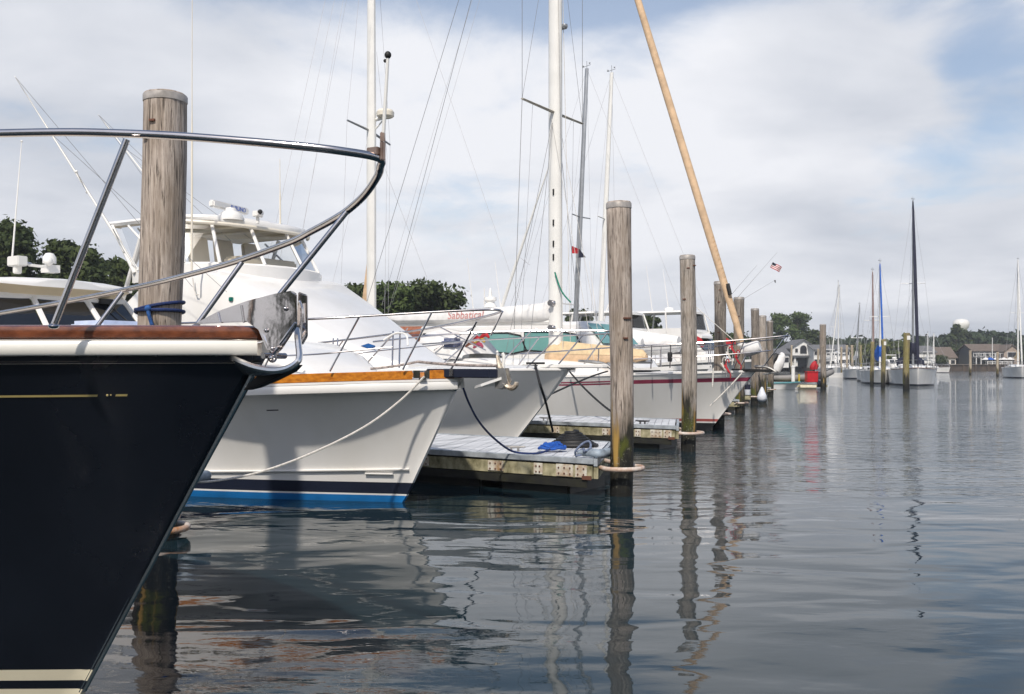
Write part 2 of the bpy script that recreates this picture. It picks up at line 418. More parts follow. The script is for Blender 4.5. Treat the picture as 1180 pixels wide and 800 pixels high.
def haze():
    m=bpy.data.materials.new('harbour_haze'); m.use_nodes=True; nt=m.node_tree; N=nt.nodes; N.remove(N['Principled BSDF'])
    v=N.new('ShaderNodeVolumePrincipled'); v.inputs['Color'].default_value=(.86,.90,.95,1); v.inputs['Density'].default_value=HAZE; v.inputs['Anisotropy'].default_value=.2
    nt.links.new(v.outputs[0],N['Material Output'].inputs['Volume'])
    mb=MB(); mb.box2((-1200,-250,-2.5),(1200,1200,30)); tag(mb.build('haze',m,smooth=0),'thin pale summer haze over the harbour','haze',kind='stuff')
HAZE=.0005
if HAZE: haze()

# ------------------------------------------------------------------ water
def water():
    m=bpy.data.materials.new('harbour_water'); m.use_nodes=True; nt=m.node_tree; N=nt.nodes; Lk=nt.links; p=N['Principled BSDF']
    p.inputs['Base Color'].default_value=(.009,.022,.029,1); p.inputs['Roughness'].default_value=.012; p.inputs['IOR'].default_value=1.33; p.inputs['Specular IOR Level'].default_value=.42
    tc=N.new('ShaderNodeTexCoord')
    def noise(sc,rot,scale,det,rg=.5,dist=0.0,loc=(0,0,0)):
        mp=N.new('ShaderNodeMapping'); mp.inputs['Scale'].default_value=sc; mp.inputs['Rotation'].default_value=(0,0,R(rot)); mp.inputs['Location'].default_value=loc
        Lk.new(tc.outputs['Object'],mp.inputs['Vector'])
        n=N.new('ShaderNodeTexNoise'); n.inputs['Scale'].default_value=scale; n.inputs['Detail'].default_value=det; n.inputs['Roughness'].default_value=rg; n.inputs['Distortion'].default_value=dist
        Lk.new(mp.outputs[0],n.inputs['Vector']); return n.outputs[0]
    def mt(op,x,y):
        k=N.new('ShaderNodeMath'); k.operation=op
        for s,q in ((0,x),(1,y)):
            if isinstance(q,(int,float)): k.inputs[s].default_value=q
            else: Lk.new(q,k.inputs[s])
        return k.outputs[0]
    def mr(x,a,b,c,d):
        k=N.new('ShaderNodeMapRange'); k.interpolation_type='SMOOTHSTEP'; Lk.new(x,k.inputs[0])
        for i,v in enumerate((a,b,c,d)): k.inputs[i+1].default_value=v
        return k.outputs[0]
    swell=noise((.7,1.5,1),12,1.0,2,.4,.4)
    chop=noise((2.1,3.9,1),-8,1.35,2,.5,.45)
    fine=noise((3.5,8,1),18,2.4,3,.55,.2)
    gust=noise((.10,.22,1),25,1.0,3,.5,.6,(3.3,1.9,0))
    sxy=N.new('ShaderNodeSeparateXYZ'); Lk.new(tc.outputs['Object'],sxy.inputs[0])
    far=mr(sxy.outputs[1],9,22,0.0,1.0)
    gm=mt('ADD',mr(gust,.44,.66,.07,.75),mt('MULTIPLY',far,1.0))
    h=mt('ADD',mt('MULTIPLY',swell,.030),mt('MULTIPLY',gm,mt('ADD',mt('MULTIPLY',chop,.0215),mt('MULTIPLY',fine,.0042))))
    bp=N.new('ShaderNodeBump'); bp.inputs['Strength'].default_value=1; bp.inputs['Distance'].default_value=1; Lk.new(h,bp.inputs['Height']); Lk.new(bp.outputs[0],p.inputs['Normal'])
    mb=MB(); S=6000; mb.add([(-S,-S,0),(S,-S,0),(S,S,0),(-S,S,0)],[(0,1,2,3)])
    tag(mb.build('water',m,smooth=0),'dark rippled harbour water reflecting boats, piles and sky','water',kind='structure')
water()

# ------------------------------------------------------------------ land
grass=mat('grass_and_sand',(.10,.12,.045),.95,.35,.15,.0,col2=(.22,.19,.12))
SHORE=[(-400,64),(-60,64),(-22,70),(-6,84),(0,112),(10,150),(30,205),(50,232),(78,246),(130,246),(420,246)]
def land():
    mb=MB(); n=len(SHORE)
    top=[(x,y+1.0,1.15) for x,y in SHORE]; bot=[(x,y-.8,-.6) for x,y in SHORE]; back=[(x*6 if abs(x)>100 else x*3,5500,1.15) for x,y in SHORE]
    mb.loft([bot,top,back],cap=False)
    tag(mb.build('ground',grass,smooth=0),'low grassy and sandy shore around the harbour','ground',kind='structure')
land()

# ------------------------------------------------------------------ trees
def leaf_mat(name, a, b, sc=.8):
    m=bpy.data.materials.new(name); m.use_nodes=True; nt=m.node_tree; N=nt.nodes; Lk=nt.links; p=N['Principled BSDF']
    tc=N.new('ShaderNodeTexCoord'); n=N.new('ShaderNodeTexNoise'); n.inputs['Scale'].default_value=sc; n.inputs['Detail'].default_value=6; n.inputs['Roughness'].default_value=.7
    Lk.new(tc.outputs['Object'],n.inputs['Vector']); cr=N.new('ShaderNodeValToRGB'); e=cr.color_ramp.elements
    e[0].position=.35; e[0].color=(*a,1); e[1].position=.65; e[1].color=(*b,1); Lk.new(n.outputs[0],cr.inputs[0]); Lk.new(cr.outputs[0],p.inputs['Base Color'])
    p.inputs['Roughness'].default_value=.75; p.inputs['Specular IOR Level'].default_value=.2
    tr=N.new('ShaderNodeBsdfTranslucent'); Lk.new(cr.outputs[0],tr.inputs[0]); mx=N.new('ShaderNodeMixShader'); mx.inputs[0].default_value=.22
    Lk.new(p.outputs[0],mx.inputs[1]); Lk.new(tr.outputs[0],mx.inputs[2]); Lk.new(mx.outputs[0],N['Material Output'].inputs[0]); return m
LEAF=leaf_mat('dark_oak_leaves',(.034,.052,.020),(.085,.11,.036)); LEAF2=leaf_mat('mid_green_leaves',(.042,.070,.022),(.11,.15,.045)); LEAF3=leaf_mat('distant_wood_leaves',(.028,.046,.024),(.060,.082,.038),.12)
LEAF4=leaf_mat('yellow_green_leaves',(.05,.07,.018),(.13,.15,.04),.5)
bark=mat('tree_bark',(.13,.10,.075),.9,.3,4,.01)
rng=np.random.default_rng(5)
def leaf_mesh(name, cen, rad, n, size, m, parent=None, squash=.8):
    """n small leaf sprays scattered over and inside the clumps (centres, radii)"""
    cen=np.array(cen); rad=np.array(rad); w=rad**2; idx=rng.choice(len(cen),n,p=w/w.sum())
    d=rng.normal(size=(n,3)); d/=np.linalg.norm(d,axis=1)[:,None]
    rr=rad[idx]*(rng.random(n)**.45)*(1+.18*rng.normal(size=n))
    P=cen[idx]+d*rr[:,None]*np.array([1,1,squash])
    nrm=d+rng.normal(size=(n,3))*.8+np.array([0,0,.35]); nrm/=np.linalg.norm(nrm,axis=1)[:,None]
    t=np.cross(nrm,rng.normal(size=(n,3))); t/=np.linalg.norm(t,axis=1)[:,None]; b=np.cross(nrm,t)
    s=size*(.55+.9*rng.random(n))[:,None]; l=s*(1.0+.6*rng.random(n)[:,None])
    V=np.stack([P-t*l*.5,P+b*s*.38-nrm*s*.1,P+t*l*.55,P-b*s*.38-nrm*s*.1],1).reshape(-1,3)
    me=bpy.data.meshes.new(name); me.from_pydata(V.tolist(),[],np.arange(4*n).reshape(n,4).tolist()); me.materials.append(m)
    o=bpy.data.objects.new(name,me); COL.objects.link(o); o.parent=parent; return o
def tree(label, px, Y, ytop, wpx, name='broadleaf_tree', m=LEAF, n=5200, base=1.1, low=.18, seed=0, group=None, leaf=.34, k=26):
    rs=np.random.default_rng(seed+11)
    x=(px-CX)/F*Y; top=H_CAM+(HY-ytop)/F*Y; h=top-base; w=wpx/F*Y/2
    t=thing(name,label,'tree',(x,Y,base),rs.random()*0,group)
    cen=[];rad=[]
    for i in range(k):
        a=rs.random()*2*math.pi; q=(i+.5)/k; z=low+(1-low)*q
        prof=math.sin(math.pi*min(max((z-low*.6)/(1.05-low*.6),0),1))**.55
        r=w*prof*(.25+.62*rs.random()); cr=w*(.24+.20*rs.random())
        cen.append((r*math.cos(a),r*math.sin(a),min(h*z,h-cr*.75))); rad.append(cr)
    cen.append((0,0,h-w*.3)); rad.append(w*.3)
    leaf_mesh('crown',cen,rad,n,leaf,m,t)
    mb=MB(); r0=.05*h*.55
    mb.tube([(0,0,-.3),(.02*h,0,h*.3),(-.02*h,.02*h,h*.6),(0,0,h*.85)],[r0*1.3,r0,r0*.6,r0*.15],8,4)
    for i in range(7):
        c=cen[int(rs.integers(0,k))]; z0=h*(.18+.45*rs.random())
        mb.tube([(0,0,min(z0,c[2]*.8)),(c[0]*.5,c[1]*.5,(min(z0,c[2]*.8)+c[2])*.5+.1),c],[r0*.45,r0*.25,r0*.06],6,3)
    mb.build('trunk',bark,t); return t
G='dark trees standing on the shore behind the marina'
tree('tallest dark oak at the left edge, behind the cream cabin roof',2,70,256,125,seed=1,group=G,n=9500,k=34)
tree('dark oak just right of the tallest one, behind the horn on the cream cabin roof',76,72,276,100,seed=2,group=G,n=8000)
tree('dark oak ending the left clump, beside the weathered near pile',120,76,297,78,seed=3,group=G,n=6000)
tree('dark oak filling in low behind the flying bridge, left of the near pile',160,82,312,70,seed=4,group=G,n=4500)
tree('rounded dark green tree to the left of the radar mast',408,86,328,86,seed=5,group=G,n=7000,m=LEAF)
tree('light green tree directly right of the radar mast base',455,84,327,82,seed=6,group=G,n=6800,m=LEAF2)
tree('broad dark tree at the right end of the clump behind the white boom',500,88,325,92,seed=7,group=G,n=8200)
tree('small dark tree seen between the two slim masts',668,120,357,40,seed=8,group=G,n=2600,leaf=.42)
tree('low dark tree right of the second tall pile, above the white sail cover',752,128,364,36,seed=9,group=G,n=2200,leaf=.45)
tree('low dark tree left of the flying bridge cruiser, above the white covers',738,124,362,34,seed=10,group=G,n=2200,leaf=.45)
tree('low dark tree tucked behind the white pilothouse cruiser',848,150,384,50,seed=12,group=G,n=2400,leaf=.5)
tree('low dark tree behind the row of far piles',808,150,382,50,seed=15,group=G,n=2400,leaf=.5)
tree('mid green oak left of the white clubhouse gable',898,246,361,38,seed=13,group=G,n=3400,leaf=.55,m=LEAF2)
tree('taller mid green oak with a ragged side branch right above the clubhouse gable',921,252,360,34,seed=14,group=G,n=3200,leaf=.55,m=LEAF2)
tree('low wide tree between the clubhouse and the lone pile',940,250,380,40,seed=16,group=G,n=2600,leaf=.55)
tree('bushy tree hiding the foot of the water tower',1109,262,398,40,seed=17,group=G,n=3400,leaf=.7,m=LEAF)
tree('taller dark tree in front of the water tower bowl',1102,300,374,17,seed=18,group=G,n=1700,leaf=.7)
tree('narrow tree right beside the water tower stem',1113,300,381,18,seed=19,group=G,n=1700,leaf=.7)
tree('yellow green tree behind the blue sail cover boat',1030,240,393,40,seed=20,group=G,n=2600,leaf=.7,m=LEAF4,low=.05)
tree('yellow green tree left of the blue furled sail',988,240,396,44,seed=21,group=G,n=2600,leaf=.7,m=LEAF4,low=.05)
tree('bush in front of the tan house by the seawall',1085,252,410,14,'shrub',seed=22,n=900,leaf=.6,low=.05)
def far_wood():
    cen=[];rad=[]; r2=np.random.default_rng(77)
    for i in range(420):
        px=690+r2.random()*560; Y=300+r2.random()*70
        ridge=391-12*math.exp(-((px-1140)/42)**2)-4*math.exp(-((px-1045)/40)**2)+4*math.exp(-((px-930)/50)**2)+2*math.sin(px*.05)+1.5*math.sin(px*.13)
        top=1.6+(HY-ridge)/F*Y*(.9+.14*r2.random()); r=2.6+2.0*r2.random()
        for z in np.arange(2.5,top-r*.6,r*1.1): cen.append(((px-CX)/F*Y+r2.normal()*1.2,Y,z)); rad.append(r)
    o=leaf_mesh('distant_wood',cen,rad,60000,1.7,LEAF3); tag(o,'low dark wood along the far shore under the sky','wood',kind='stuff')
    cen=[];rad=[]
    for i in range(240):
        px=-200+r2.random()*900; Y=140+r2.random()*60
        top=1.6+(40+4*math.sin(px*.04)-(10 if px>130 else 0)-(14 if px>330 else 0))/F*Y*(.85+.3*r2.random()); r=1.7+1.2*r2.random()
        for z in np.arange(1.8,top,r*1.1): cen.append(((px-CX)/F*Y,Y,z)); rad.append(r)
    for i in range(60):                                   # unseen trees added on the left to darken reflections in the polished steel
        y=-70+105*r2.random(); x=-44-16*r2.random(); r=2.2+1.4*r2.random()
        for z in np.arange(2,7+5*r2.random(),r*1.1): cen.append((x,y,z)); rad.append(r)
    for i in range(110):                                  # unseen trees added behind the camera, darkening rail and steel reflections
        x=-60+150*r2.random(); y=-58-14*r2.random(); r=2.4+1.4*r2.random()
        for z in np.arange(2,9+6*r2.random(),r*1.1): cen.append((x,y,z)); rad.append(r)
    o=leaf_mesh('distant_wood',cen,rad,42000,1.15,LEAF3); tag(o,'low dark wood behind the boats on the left, with unseen trees added for reflections','wood',kind='stuff')
    mb=MB(); mb.box2((-420,-160,-.6),(-41,66,1.145)); tag(mb.build('ground',grass,smooth=0),'unseen grassy bank added left of the docks under the reflected trees','ground',kind='structure')  # unseen land, added to carry the left-hand reflection trees
    mb=MB(); mb.box2((-40.9,-160,-.6),(420,-52,1.14)); tag(mb.build('ground',grass,smooth=0),'unseen grassy bank added behind the camera under the reflected trees','ground',kind='structure')  # unseen land, added to carry the reflection trees behind the camera
far_wood()

# ------------------------------------------------------------------ piles
def pile(px, Y, ytop, wtop, wbot, label, m, seed, leanx=0.0, cap=True, group='timber mooring piles', name='mooring_pile'):
    """px: where the pile meets the water"""
    r_=random.Random(seed); H=H_CAM+(HY-ytop)/F*Y; rt=wtop/F*Y/2; rb=wbot/F*Y/2
    t=thing(name,label,'pile',((px-CX)/F*Y,Y,0),0,group)
    n=28; M=26; vs=[]; mb=MB(); ph=[r_.random()*6.28 for _ in range(6)]
    rings=[]
    for i in range(M+1):
        z=-1.0+(H+1.0)*i/M; q=max(z,0)/H; rad=rb+(rt-rb)*q; ring=[]
        for k in range(n):
            a=2*math.pi*k/n
            w=1+.030*math.sin(2*a+ph[0]+.5*z)+.018*math.sin(5*a+ph[1]-.6*z)+.022*math.sin(1.9*z+ph[2])+.012*math.sin(11*a+ph[3]+.2*z)+.014*(r_.random()-.5)
            ring.append(Vector((rad*w*math.cos(a)+leanx*q+.022*math.sin(z*1.1+ph[4]),rad*w*math.sin(a),z)))
        rings.append(ring)
    c=Vector((leanx,0,H)); 
    rings.append([p+(c-p)*.08+Vector((0,0,.012)) for p in rings[-1]]); rings[-2]=rings[-2]
    mb.loft(rings,closed=True); mb.build('shaft',m,t,smooth=50)
    for k in range(3 if Y<40 else 0):
        a=-1.57+r_.uniform(-1.0,1.0); z=H-.12-r_.random()*H*.45; nb=MB(); nb.box((rt*math.cos(a)*.99+leanx*z/H,rt*math.sin(a)*.99,z),(.055,.03,.018),rz=a+1.57); nb.build('iron_spike',rusty,t)
    if cap:
        rim=rings[-2]; cen=sum(rim,Vector())/len(rim)
        cb=MB(); cb.loft([[cen+(p-cen)*k+Vector((0,0,dz)) for p in rim] for k,dz in ((1.0,-.075),(1.035,-.07),(1.035,-.012),(1.0,-.004))],closed=True,cap=False); cb.build('band',purple,t)
    return t
PA=pile(181,9.2,110,49,47,'near weathered pile with a dark blue rope tied around it, pale band at its top',PM[0],3,leanx=.055)
PB=pile(715,12.15,234,27.5,25,'tall weathered pile at the end of the nearest finger dock, green moss above the waterline',PM[0],8)
PC=pile(793,18.35,295,18.5,17,'weathered pile with a strong ochre streak near the water, at the second finger dock',PM[1],12)
PD=pile(829,25.3,325,14,13.5,'pile partly hidden by the tan furled sail, behind the red striped sailboat',PM[3],17)
PE=pile(852,32.6,343,12,11,'pile right of the tan furled sail, third behind the red striped sailboat bow',PM[3],21)
PF=pile(870,39,356,9.5,9,'left one of the tight bunch of grey piles beyond the red striped bow',PM[3],25)
PG=pile(878.5,43,364,10,9.5,'middle one of the tight bunch of grey piles beyond the red striped bow',PM[1],26)
PH=pile(887.5,50,370,7.5,7,'right one of the tight bunch of grey piles beyond the red striped bow',PM[3],27)
pile(948.5,65,374,7,6.5,'lone pile beside the grey inflatable and the red covered outboard',PM[2],31)
OUT='outer mooring piles in the basin'
yel=pile_mat('mossy_yellow_pile_wood',91,.9,(.16,.13,.05),(.34,.30,.12))
pale=pile_mat('pale_tan_pile_wood',57,.6,(.34,.27,.19),(.58,.50,.38))
def outer(px,Y,yt,w,label,m,seed,plateon=None):
    t=pile(px,Y,yt,w,w,label,m,seed,cap=False,group=OUT)
    if plateon:
        H=H_CAM+(HY-yt)/F*Y; r=w/F*Y/2; mb=MB(); mb.box((r*.35,-r*1.02,H-.3),(r*1.1,.03,.26)); mb.build('reflector_plate',alu,t,bevel=.004)
outer(1044.5,63,384,7,'mossy yellow pile with a white plate, in front of the navy furled sailboat',yel,41,True)
outer(1018,70,391,5,'mossy yellow pile with a white plate, in front of the blue covered sailboat',yel,42,True)
outer(1005,76,394,4.2,'mossy yellow pile just left of the blue covered sailboat hull',yel,43)
outer(992,115,398,3,'thin mossy pile left of the moored white sailboats',yel,44)
outer(982,118,398,3,'pale pile by the small white dinghy',pale,45)
outer(976,140,398,2.6,'pale pile right of the moored white cruiser',pale,46)
outer(969.5,140,400,2.4,'pale pile in front of the moored white cruiser cabin',pale,47)
outer(1118,153,404,3,'pale lone pile in open water in front of the water tower',pale,48)
outer(1149.5,131,406,2.8,'pale lone pile in open water in front of the shingle restaurant',pale,49)
outer(912,150,398,2.4,'thin pale pile in front of the clubhouse on its left',pale,50)
outer(943,160,402,2.6,'thin pale pile left beside the lone pile near the clubhouse',pale,51)

# ------------------------------------------------------------------ finger docks
U=-33.0
def dock(ex, ey, W, L, label, pile_o=None, ring_z=.35, full=True, name='finger_dock'):
    """ex,ey: near corner of the outer end; the dock runs back along -x of its own frame"""
    fr=Frame(ex,ey,U); t=thing(name,label,'dock',(ex,ey,0),U,'floating finger docks')
    sk=-.43; zt=.45
    rs=random.Random(int(ex*97)); mb=MB(); n=int(L/.145)
    for i in range(n):                                   # planks laid across, parallel to the skewed end
        x1=-i*.145-.05; x0=x1-.137; dz=rs.uniform(-.002,.002)
        P=[(x0,.06,0),(x1,.06,0),(x1+sk*(W-.12),W-.06,0),(x0+sk*(W-.12),W-.06,0)]
        mb.prism([Vector((p[0],p[1],zt-.035+dz)) for p in P],(0,0,.035))
    mb.build('decking',deckm,t,smooth=0)
    mb=MB()
    mb.box2((-L,-.012,zt-.058),(0,.055,zt+.012)); mb.box2((-L+sk*W,W-.055,zt-.058),(sk*W,W+.012,zt+.012))
    mb.build('edge_trim',trim,t,bevel=.006)
    mb=MB(); a=Vector((.005,0,0)); b=Vector((.005+sk*W,W,0))
    mb.prism([a+Vector((0,0,zt-.078)),b+Vector((0,0,zt-.078)),b+Vector((0,0,zt+.008)),a+Vector((0,0,zt+.008))],(.045,.012,0)); mb.build('end_trim',trim,t)
    mb=MB(); mb.box2((-L,.01,.215),(-.02,.07,zt-.08)); mb.box2((-L+sk*W,W-.07,.215),(sk*W-.02,W-.01,zt-.08))
    mb.prism([Vector((0,.012,.215)),Vector((sk*W,W-.012,.215)),Vector((sk*W,W-.012,zt-.085)),Vector((0,.012,zt-.085))],(.05,.02,0))
    mb.build('fascia_beam',dockw,t,bevel=.004)
    x=-.35
    while x>-L+1:
        mb=MB(); w=rs.uniform(.95,1.25)
        for y0,y1 in ((.10,W*.42),(W*.56,W-.10)): mb.box2((x-w+sk*y0,y0,-.28),(x+sk*y0,y1,.205))
        mb.build('float',blackp,t,bevel=.03); x-=w+rs.uniform(.18,.4)
    mb=MB(); mb.box2((-L,.015,.10),(-.1,.05,.205)); mb.build('rub_plank',blackp,t,bevel=.004)
    if full:
        for x,w,hh in ((-.17,.16,.15),(-.40,.24,.15),(-.78,.13,.14),(-1.42,.24,.13),(-2.6,.2,.13),(-4,.2,.13)):
            mb=MB(); mb.box((x,.001,.30),(w,.012,hh))
            pb=mb.build('bracket_plate',plate,t,bevel=.003)
            mb=MB()
            for k in range(max(1,int(w/.09))):
                for zz in (.265,.335): mb.lathe([(.012,0),(.012,.018),(.004,.022)],(0,0,0),8); 
            mb=MB()
            for k in range(max(2,int(w/.08))):
                for zz in (.262,.332):
                    cx=x-w/2+.04+k*(w-.08)/max(1,int(w/.08)-1 if int(w/.08)>1 else 1)
                    mb=MB(); mb.box((cx,-.010,zz),(.016,.012,.016),ry=.6); mb.build('bolt',rusty,pb)
        mb=MB(); mb.box((-.09,-.002,.225),(.13,.016,.05)); mb.build('corner_iron',rusty,t,bevel=.003)
    if pile_o is not None:
        c=fr.local((pile_o.location.x,pile_o.location.y,0)); r=.27
        pts=[(.02,.16,ring_z),(c.x-.05,c.y-r*.98,ring_z)]+[(c.x+r*math.cos(g),c.y+r*math.sin(g),ring_z) for g in np.linspace(-1.35,1.9,12)]+[(sk*1.0+.06,1.0,ring_z)]
        mb=MB(); mb.tube(pts,.030,10); mb.build('pile_hoop',hoopm,t)
    return t,fr
def cleat(parent, x, y, z, rz=0, m=galv):
    mb=MB(); c=math.cos(rz); s=math.sin(rz)
    for d in (-.05,.05): mb.tube([(x+c*d,y+s*d,z),(x+c*d,y+s*d,z+.05)],.016,8)
    mb.tube([(x-c*.15,y-s*.15,z+.062),(x-c*.06,y-s*.06,z+.056),(x+c*.06,y+s*.06,z+.056),(x+c*.15,y+s*.15,z+.062)],[.010,.017,.017,.010],8,2)
    return mb.build('cleat',m,parent)
dA,fA=dock(-3.61,9.06,1.15,7.0,'finger dock mostly hidden behind the navy bow, its white hoop showing around the near pile',PA,.09,full=False)
dB,fB=dock(.98,12.0,2.55,7.2,'nearest finger dock with pale decking, mossy beam and rusty bracket plates on black floats',PB,.34)
dC,fC=dock(3.04,18.45,2.2,8.0,'second finger dock behind the near one, running up to the pile with the ochre streak',PC,.34)
dD,fD=dock(5.15,25.2,1.8,8.0,'third finger dock hidden behind the red striped sailboat bow',PD,.34,full=False)
dE,fE=dock(7.35,32.4,1.8,9.0,'fourth finger dock beyond the red striped sailboat, hoop low on a dark pile',PE,.34,full=False)
dF,fF=dock(9.4,39.0,1.8,9.0,'fifth finger dock under the tight bunch of grey piles',PF,.34,full=False)
dH,fH=dock(12.9,49.8,1.8,9.0,'farthest finger dock behind the tight bunch of grey piles',PH,.34,full=False)
cleat(dC,-.85,.35,.45,.0,black); cleat(dB,-1.45,.5,.45,.2); cleat(dC,-3,.3,.45)
# things on the near dock
p=fB.onplane(676,521,.16)
def corner_bumper():
    t=thing('dock_bumper','blue grey padded bumper with frayed rope on the corner of the nearest dock','bumper',fB.world((-.06,.10,.462)),U)
    mb=MB(); mb.tube([(-.20,.0,.05),(.0,-.0,.06),(.075,.03,.05),(.06,.28,.05),(-.04,.62,.04)],[.04,.065,.07,.065,.045],12,5,flat=.8); mb.build('pad',bumper,t)
    mb=MB(); mb.tube([(-.24,.02,.0),(-.22,-.04,.07),(-.16,.02,.16),(-.10,.08,.19),(-.06,.05,.12),(-.13,-.03,.04),(-.2,-.06,.02)],.014,8,5); mb.tube([(-.2,-.03,.06),(-.14,.02,.10),(-.08,-.07,.08),(-.02,.0,.12)],.016,8,5); mb.build('rope_loop',mat('frayed_grey_blue_rope',(.16,.20,.30),.85,.3,30,.004),t)
corner_bumper()
def black_cone():
    q=fB.onplane(660,512,1.55); t=thing('power_cable_coil','black coiled dock cable heaped into a cone on the nearest dock','cable',fB.world((q.x,1.55,.452)),U)
    mb=MB(); pts=[]
    for i in range(110):
        a=i*.42; k=i/110; r=.30*(1-k)**.8+.05; pts.append((r*math.cos(a),r*math.sin(a)*.9,.02+.20*k**1.4))
    mb.tube(pts,.024,6); mb.build('coil',black,t)
    mb=MB(); mb.lathe([(.27,0),(.17,.05),(.08,.15),(.04,.2)],(0,0,0),16); mb.build('heap_core',black,t)
black_cone()
def rope(name, pts, r, m, label, n=6, sm=8, group='mooring lines'):
    mb=MB(); mb.tube(pts,r,n,sm); return tag(mb.build(name,m),label,'rope',group)
def sag(a,b,s,k=10):
    a=Vector(a); b=Vector(b); return [a+(b-a)*(i/k)-Vector((0,0,s*4*(i/k)*(1-i/k))) for i in range(k+1)]
# blue rope wound round the near pile
def pile_rope():
    zc=1.6+(420-356)/F*9.2; r=.212; c=PA.location; lx=.055*.48
    t=thing('pile_rope','dark blue rope looped twice around the near weathered pile with a hanging tail','rope',(c.x+lx,c.y,zc))
    mb=MB(); pts=[]
    for i in range(42):
        a=-2.8+i*2*math.pi*2/41; pts.append((r*math.cos(a),r*math.sin(a),.045*math.sin(a*.5+1.2)+.02*math.cos(a)))
    mb.tube(pts,.016,8,2); mb.build('loop',ropeb,t)
    mb=MB(); mb.tube([(-.03,-r-.01,.0),(-.02,-r-.02,-.06),(.0,-r-.01,-.14),(.03,-r,-.3),(.02,-r,-.5)],.017,8,5); mb.ball((-.03,-r-.01,-.01),.032,8); mb.build('tail',mat('mid_blue_rope',(.02,.10,.32),.8,.3,40,.003),t)
pile_rope()
def interp(tab, x):
    return float(np.interp(x,[a for a,_ in tab],[b for _,b in tab]))
